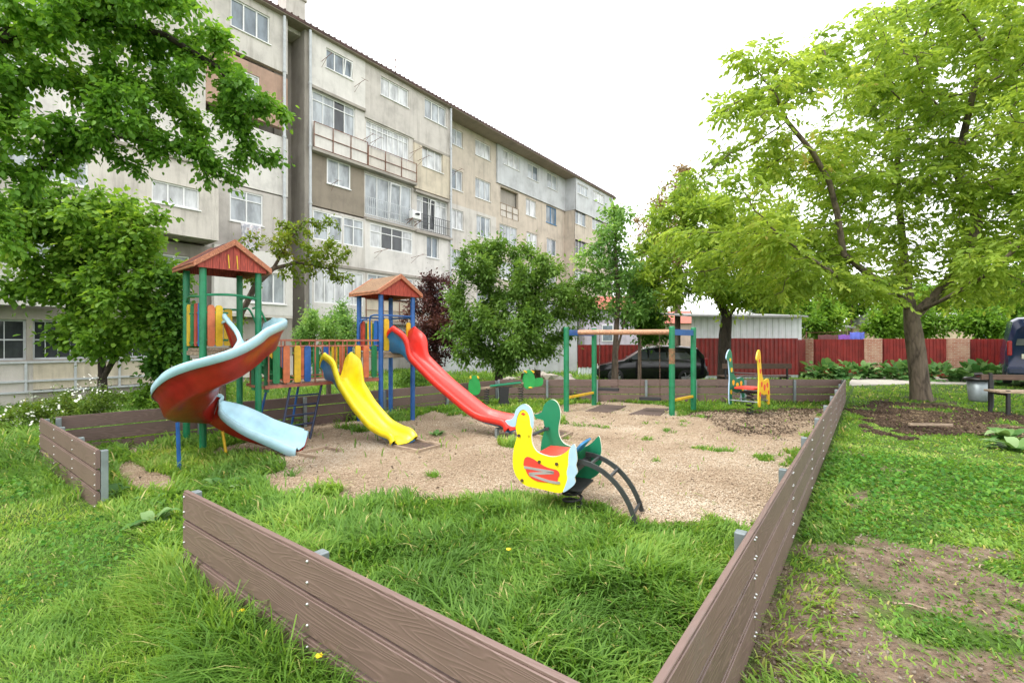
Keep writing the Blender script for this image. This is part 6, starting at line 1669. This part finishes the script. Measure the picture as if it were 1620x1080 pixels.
# left: overhanging tree with its trunk outside the frame
# overhanging
b8 = at(-230, 540, 5.9); b8.z = -.05
make_tree('overhanging_tree', 'big green tree at the left whose branches hang over the view from outside', [[tuple(b8), W(-215, 440, 5.9), W(-180, 330, 5.9), W(-80, 290, 6), W(0, 272, 6.2), W(60, 268, 6.3), W(95, 240, 6.4), W(180, 215, 6.6)],
          [W(-180, 330, 5.9), W(-120, 180, 5.9), W(0, 60, 6.1), W(80, 35, 6.3), W(150, 30, 6.5), W(260, 55, 6.8), W(350, 110, 7.0)], [W(80, 35, 6.3), W(180, 10, 6.5), W(270, 0, 6.6)], [W(-150, 250, 5.9), W(-60, 130, 6.2), W(100, 130, 6.6), W(240, 150, 7)]],
          [B(60, 60, 6.2, 1.0, .9, .75), B(180, 100, 6.6, 1.05, .9, .8), B(300, 120, 6.9, 1.0, .8, .75), B(395, 165, 7.1, .65, .6, .55), B(330, 225, 7, .8, .6, .45), B(200, 210, 6.6, 1.0, .8, .5), B(60, 190, 6.2, .9, .9, .6), B(-20, 240, 6, .6, .7, .35), B(330, 50, 6.9, .55, .6, .4), B(250, 10, 6.7, .8, .8, .5), B(120, -40, 6.4, 1.2, 1, .5), B(-80, 80, 6, 1.0, 1, .9), B(412, 235, 7.1, .42, .5, .38), B(445, 180, 7.2, .34, .4, .25), B(430, 285, 7.1, .25, .4, .18), B(360, 285, 7, .4, .4, .2), B(240, 300, 6.7, .4, .4, .2), B(40, 310, 6.1, .4, .5, .25), B(-10, 420, 5.9, .35, .4, .5), B(400, 100, 7.1, .4, .4, .35), B(110, 275, 6.5, .5, .5, .2), B(290, 270, 6.9, .45, .4, .22), B(-150, 150, 6, 1, 1, 1.2)],
          2200, .14, .17, 48000, .078, lf_over, bark_dark, infl=1.3, kill=.22, spread=.11, aspect=.62, droop=.55, thr=.012, tip=.004, clump=.55)
# left: multi-stem tree in front of the ground-floor windows
b9 = at(162, 540, 12.2); b9.z = -.3
make_tree('broadleaf_tree', 'bright green broadleaf tree with a dark trunk in front of the barred windows', [[tuple(b9), W(162, 590, 12.2), W(158, 530, 12.2), W(150, 450, 12.2), W(140, 380, 12.2)], [W(162, 600, 12.2), W(185, 560, 12), W(215, 500, 11.8), W(230, 430, 11.7)], [W(150, 450, 12.2), W(100, 380, 11.8), W(50, 340, 11.5)]],
          [B(180, 360, 11.6, 1.3, 1.2, .9), B(90, 350, 11.4, 1.3, 1.2, .8), B(30, 330, 11.2, 1, 1, .5), B(210, 450, 11.5, 1.1, 1.1, 1.1), B(110, 450, 11.6, 1.1, 1, 1.0), B(160, 520, 11.6, 1.5, 1, .7), B(250, 520, 11.4, .7, .7, .8), B(90, 545, 11.6, .7, .7, .25), B(235, 380, 11.4, .6, .6, .7), B(20, 400, 11, .6, .5, .4), B(40, 470, 11.2, .7, .6, .35), B(280, 440, 11.4, .4, .5, .7), B(160, 320, 11.6, .9, .8, .5), B(265, 340, 11.4, .5, .4, .3), B(-20, 460, 11, .6, .5, .5), B(60, 300, 11, .6, .5, .3), B(285, 585, 11.3, .4, .4, .3)],
          1500, .2, .11, 23000, .125, lf_lime, bark_dark, infl=1.9, kill=.30, spread=.20, aspect=.75, droop=.55, thr=.02, clump=.4)
b9 = at(262, 540, 11.6); b9.z = -.2
make_tree('small_tree', 'small lighter tree beside the green tower, left of its posts', [[tuple(b9), W(255, 600, 11.6), W(268, 530, 11.5), W(275, 470, 11.4)]], [B(270, 500, 11.4, .5, .5, .7), B(250, 570, 11.4, .5, .5, .5), B(285, 545, 11.4, .45, .5, .6), B(270, 440, 11.4, .4, .4, .4)], 160, .18, .05, 5200, .11, lf_mid, bark_brown, spread=.16, infl=1.3, droop=.4, aspect=.65)
# white flowering spiraea at the left fence corner
b10 = at(110, 540, 8.6); b10.z = -.1
SPI = make_tree('flower_bush', 'arching bush with tiny white flowers at the left fence corner', [[tuple(b10), W(110, 650, 8.6)], [tuple(b10), W(60, 650, 8.5)], [tuple(b10), W(160, 640, 8.7)]], [B(70, 655, 8.4, .7, .6, .35), B(130, 630, 8.7, .7, .6, .35), B(180, 640, 9, .45, .5, .3), B(30, 670, 8.3, .5, .5, .3)], 260, .13, .03, 8500, .045, leaf_mat('bush_leaf', [(0,(.05,.10,.012)),(.5,(.10,.17,.02)),(1,(.22,.24,.04))], .4), bark_brown, 'shrub', spread=.10, infl=1.2, tip=.003, thr=.02)
k = 130; A_ = blob_points([B(60, 650, 8.3, .7, .5, .35), B(130, 615, 8.6, .6, .5, .28), B(40, 668, 8.2, .5, .4, .3), B(175, 630, 8.8, .4, .4, .25)], k) - np.array(SPI.location)
V, F, Rn = [], [], []
c6 = np.array([(math.cos(a), math.sin(a), 0) for a in np.linspace(0, 2*PI, 6, endpoint=False)])
for i in range(len(A_)):
    n_ = rng.normal(size=3); n_[2] = abs(n_[2]) + .4; n_ /= np.linalg.norm(n_); u_ = np.cross(n_, (1,0,0)); u_ /= np.linalg.norm(u_); w_ = np.cross(n_, u_); s_ = .022*(.5 + .6*rng.random())
    for q in range(3):
        o_ = A_[i] + rng.normal(0, .03, 3)
        V.append(o_ + (c6[:,:1]*u_ + c6[:,1:2]*w_)*s_); F.append(np.arange(6) + 6*len(F))
np_mesh('blossom', np.concatenate(V), np.array(F), paint('white_blossom', (.78,.78,.70), .7, .05), SPI)
# low green growth along the foot of the block
for i, (px, d, w_, lab) in enumerate(((320, 12.4, .9, 'low green bush behind the spiral slide'), (235, 11.4, .7, 'low green bush behind the left plank fence corner'), (650, 15.2, .8, 'low dark bush between the blue tower and the purple tree'), (905, 12.6, .28, 'small leafy weed behind the right end of the seesaw'))):
    b_ = at(px, 540, d); b_.z = -.1
    make_tree('low_bush', lab, [[tuple(b_), (b_.x, b_.y, .25)]], [((b_.x, b_.y, .32*w_/.8), (w_, w_*.8, .35*w_/.8))], 90, .14, .025, 2600 if w_ > .5 else 500, .085, lf_lime if i != 2 else lf_dark, bark_brown, 'shrub', spread=.12, infl=1.2, tip=.004, thr=.03)

# ------------------------------------------------------------------ broad leaved plants
hosta_m = leaf_mat('hosta_leaf', [(0,(.04,.12,.03)),(.5,(.085,.19,.05)),(1,(.18,.30,.11))], .25)
dock_m = leaf_mat('dock_leaf', [(0,(.05,.13,.03)),(.6,(.10,.20,.05)),(1,(.22,.32,.14))], .3)
def rosette(name, c, n, ln, wd, mat, label, cat='plant', h=.35, group=None, tilt=.6, spread=0):
    Vs, Fs = [], []
    for i in range(n):
        az = rng.random()*2*PI; L = ln*(.6 + .6*rng.random()); W_ = wd*(.7 + .5*rng.random()); d = np.array((math.cos(az), math.sin(az), 0)); s = np.array((-d[1], d[0], 0)); hh = h*(.35 + .75*rng.random())
        o_ = np.array((spread*rng.normal(), spread*rng.normal()*.6, 0))
        rows = []
        for k_ in range(7):
            t = k_/6; w = W_*math.sin(PI*(.06+.94*t)**.75)*.5 if k_ else .01
            p = o_ + d*(L*t*.85) + np.array((0, 0, hh*math.sin(min(1, t*1.25)*PI*.5) - tilt*L*t*t*.45))
            cup = .14*w
            rows.append((p - s*w + np.array((0,0,cup)), p - np.array((0,0,cup*.3)), p + s*w + np.array((0,0,cup))))
        b_ = len(Vs)*21
        Vs.append(np.array(rows).reshape(-1,3))
        for k_ in range(6):
            for j in range(2): Fs.append((b_+k_*3+j, b_+k_*3+j+1, b_+k_*3+j+4, b_+k_*3+j+3))
    V_ = np.concatenate(Vs)
    o = np_mesh(name, V_, np.array(Fs), mat, attr=dict(rnd=np.repeat(rng.random(n), 21)), smooth=True)
    o.location = c; tag(o, label, cat, group); return o
HL = ((1305, 20.6, 'large clump of big green leaves left of the first brick pillar'), (1352, 20.2, 'large clump of big green leaves right of the first brick pillar'), (1418, 19.8, 'large clump of big green leaves just left of the walnut trunk'), (1482, 19, 'large clump of big green leaves just right of the walnut trunk'), (1556, 18.2, 'large clump of big green leaves under the last red panel'))
for px, d, lab in HL:
    c = at(px, 540, d); n_ = 210; v_ = rng.normal(size=(n_,3)); v_[:,2] = np.abs(v_[:,2])*.9; v_ /= np.linalg.norm(v_, axis=1)[:,None]
    lump = 1 + .25*np.sin(3*np.arctan2(v_[:,1], v_[:,0]) + px)
    C = v_*np.array((.72, .6, .52))*(lump*(.55 + .45*rng.random(n_)))[:,None]; C[:,2] += .10
    V, F, Rn = leaf_cloud(C, v_*1.6, .30, rng.random(n_), .78, .55, .7)
    o = np_mesh('leafy_plant', V, F, hosta_m, attr=dict(rnd=Rn)); o.location = (c.x, c.y, 0); tag(o, lab, 'plant', 'big leaved plants along the red fence')
DKL = ((180, 790, 'pale dock plant on the grass in front of the grey end post', .26), (245, 800, 'pale dock plant on the lawn between the two fence ends', .22), (350, 775, 'pale dock plant just inside the entrance', .3), (385, 780, 'pale dock plant on the grass inside the front fence', .2), (240, 830, 'pale dock plant on the lawn just left of the front fence end', .24), (1590, 695, 'big pale leaved weed at the right edge of the lawn', .5), (1610, 715, 'lower pale leaved weed at the right edge of the lawn', .4), (690, 690, 'small weed growing out of the chips below the red slide', .2), (1250, 790, 'small weed on the soil against the right fence', .16))
for px, py, lab, s_ in DKL:
    c = gr(px, py); rosette('dock_plant', (c.x, c.y, .0), 11, s_, s_*.42, dock_m, lab, 'weed', s_*.55, None, tilt=.5, spread=s_*.12)
# clover-like broad ground cover on the lawns
def clover():
    k = 60000; r = np.sqrt(rng.random(k)*(9**2 - 1.2**2) + 1.2**2); a = PI/2 + YAW + (rng.random(k)*2-1)*R(66)
    x, y = r*np.cos(a), r*np.sin(a); m, d, lt, dk = masks(x, y)
    kp = ~m & ~d & ~lt & (((x > FX) & (fnoise(x, y, .7, 151) > .40)) | ((y < FY) & (x < FX) & (fnoise(x, y, .9, 153) > .52))) & ~((x > FX) & (y > 8.5))
    kp &= (np.abs(x - FX) > .06) & (np.abs(y - FY) > .06)
    x, y, r = x[kp], y[kp], r[kp]; n_ = len(x)
    C = np.stack([x, y, ground_z(x, y) + .02 + .05*rng.random(n_)], -1); D = rng.normal(size=(n_,3)); D[:,2] = .2; D /= np.linalg.norm(D, axis=1)[:,None]
    V, F, Rn = leaf_cloud(C, D, .019*np.clip(r/3, .9, 2.2), rng.random(n_), .75, .0, .8)
    o = np_mesh('ground_cover', V, F, leaf_mat('clover_leaf', [(0,(.03,.11,.012)),(.5,(.06,.18,.018)),(1,(.13,.26,.03))], .35), attr=dict(rnd=Rn)); tag(o, 'small broad leaves of clover and weeds mixed into the lawn', 'ground cover', kind='stuff')
clover()
# small yellow flowers and seed heads in the grass
def flowers():
    for i, (px, py, z) in enumerate(((382, 965, .16), (805, 868, .22), (505, 1036, .2))):
        c = gr(px, py, z); q = MB(); q.tube([(0,0,-z),(0,0,0)], .0025, 5); o = q.build('flower', leaf_mat('stem', [(0,(.06,.15,.02)),(1,(.08,.18,.03))], .2), None, loc=(c.x, c.y, z))
        p = MB()
        for k in range(6): a = k*PI/3; p.plate([(0,0),(.012,.008),(.02,0),(.012,-.008)], .002, Matrix.Rotation(a, 4, 'Z') @ Matrix.Rotation(R(70), 4, 'X'))
        p.lathe([(.0,.006),(.007,.003),(.008,-.003)], (0,0,0), 8); p.build('petal', paint('yellow_petal', (.85,.62,.02), .6, .05), o)
        tag(o, ['yellow flower in the grass in front of the plank fence end', 'yellow flower in the tall grass inside the front fence', 'yellow flower low in the weeds at the foot of the plank fence'][i], 'flower')
flowers()
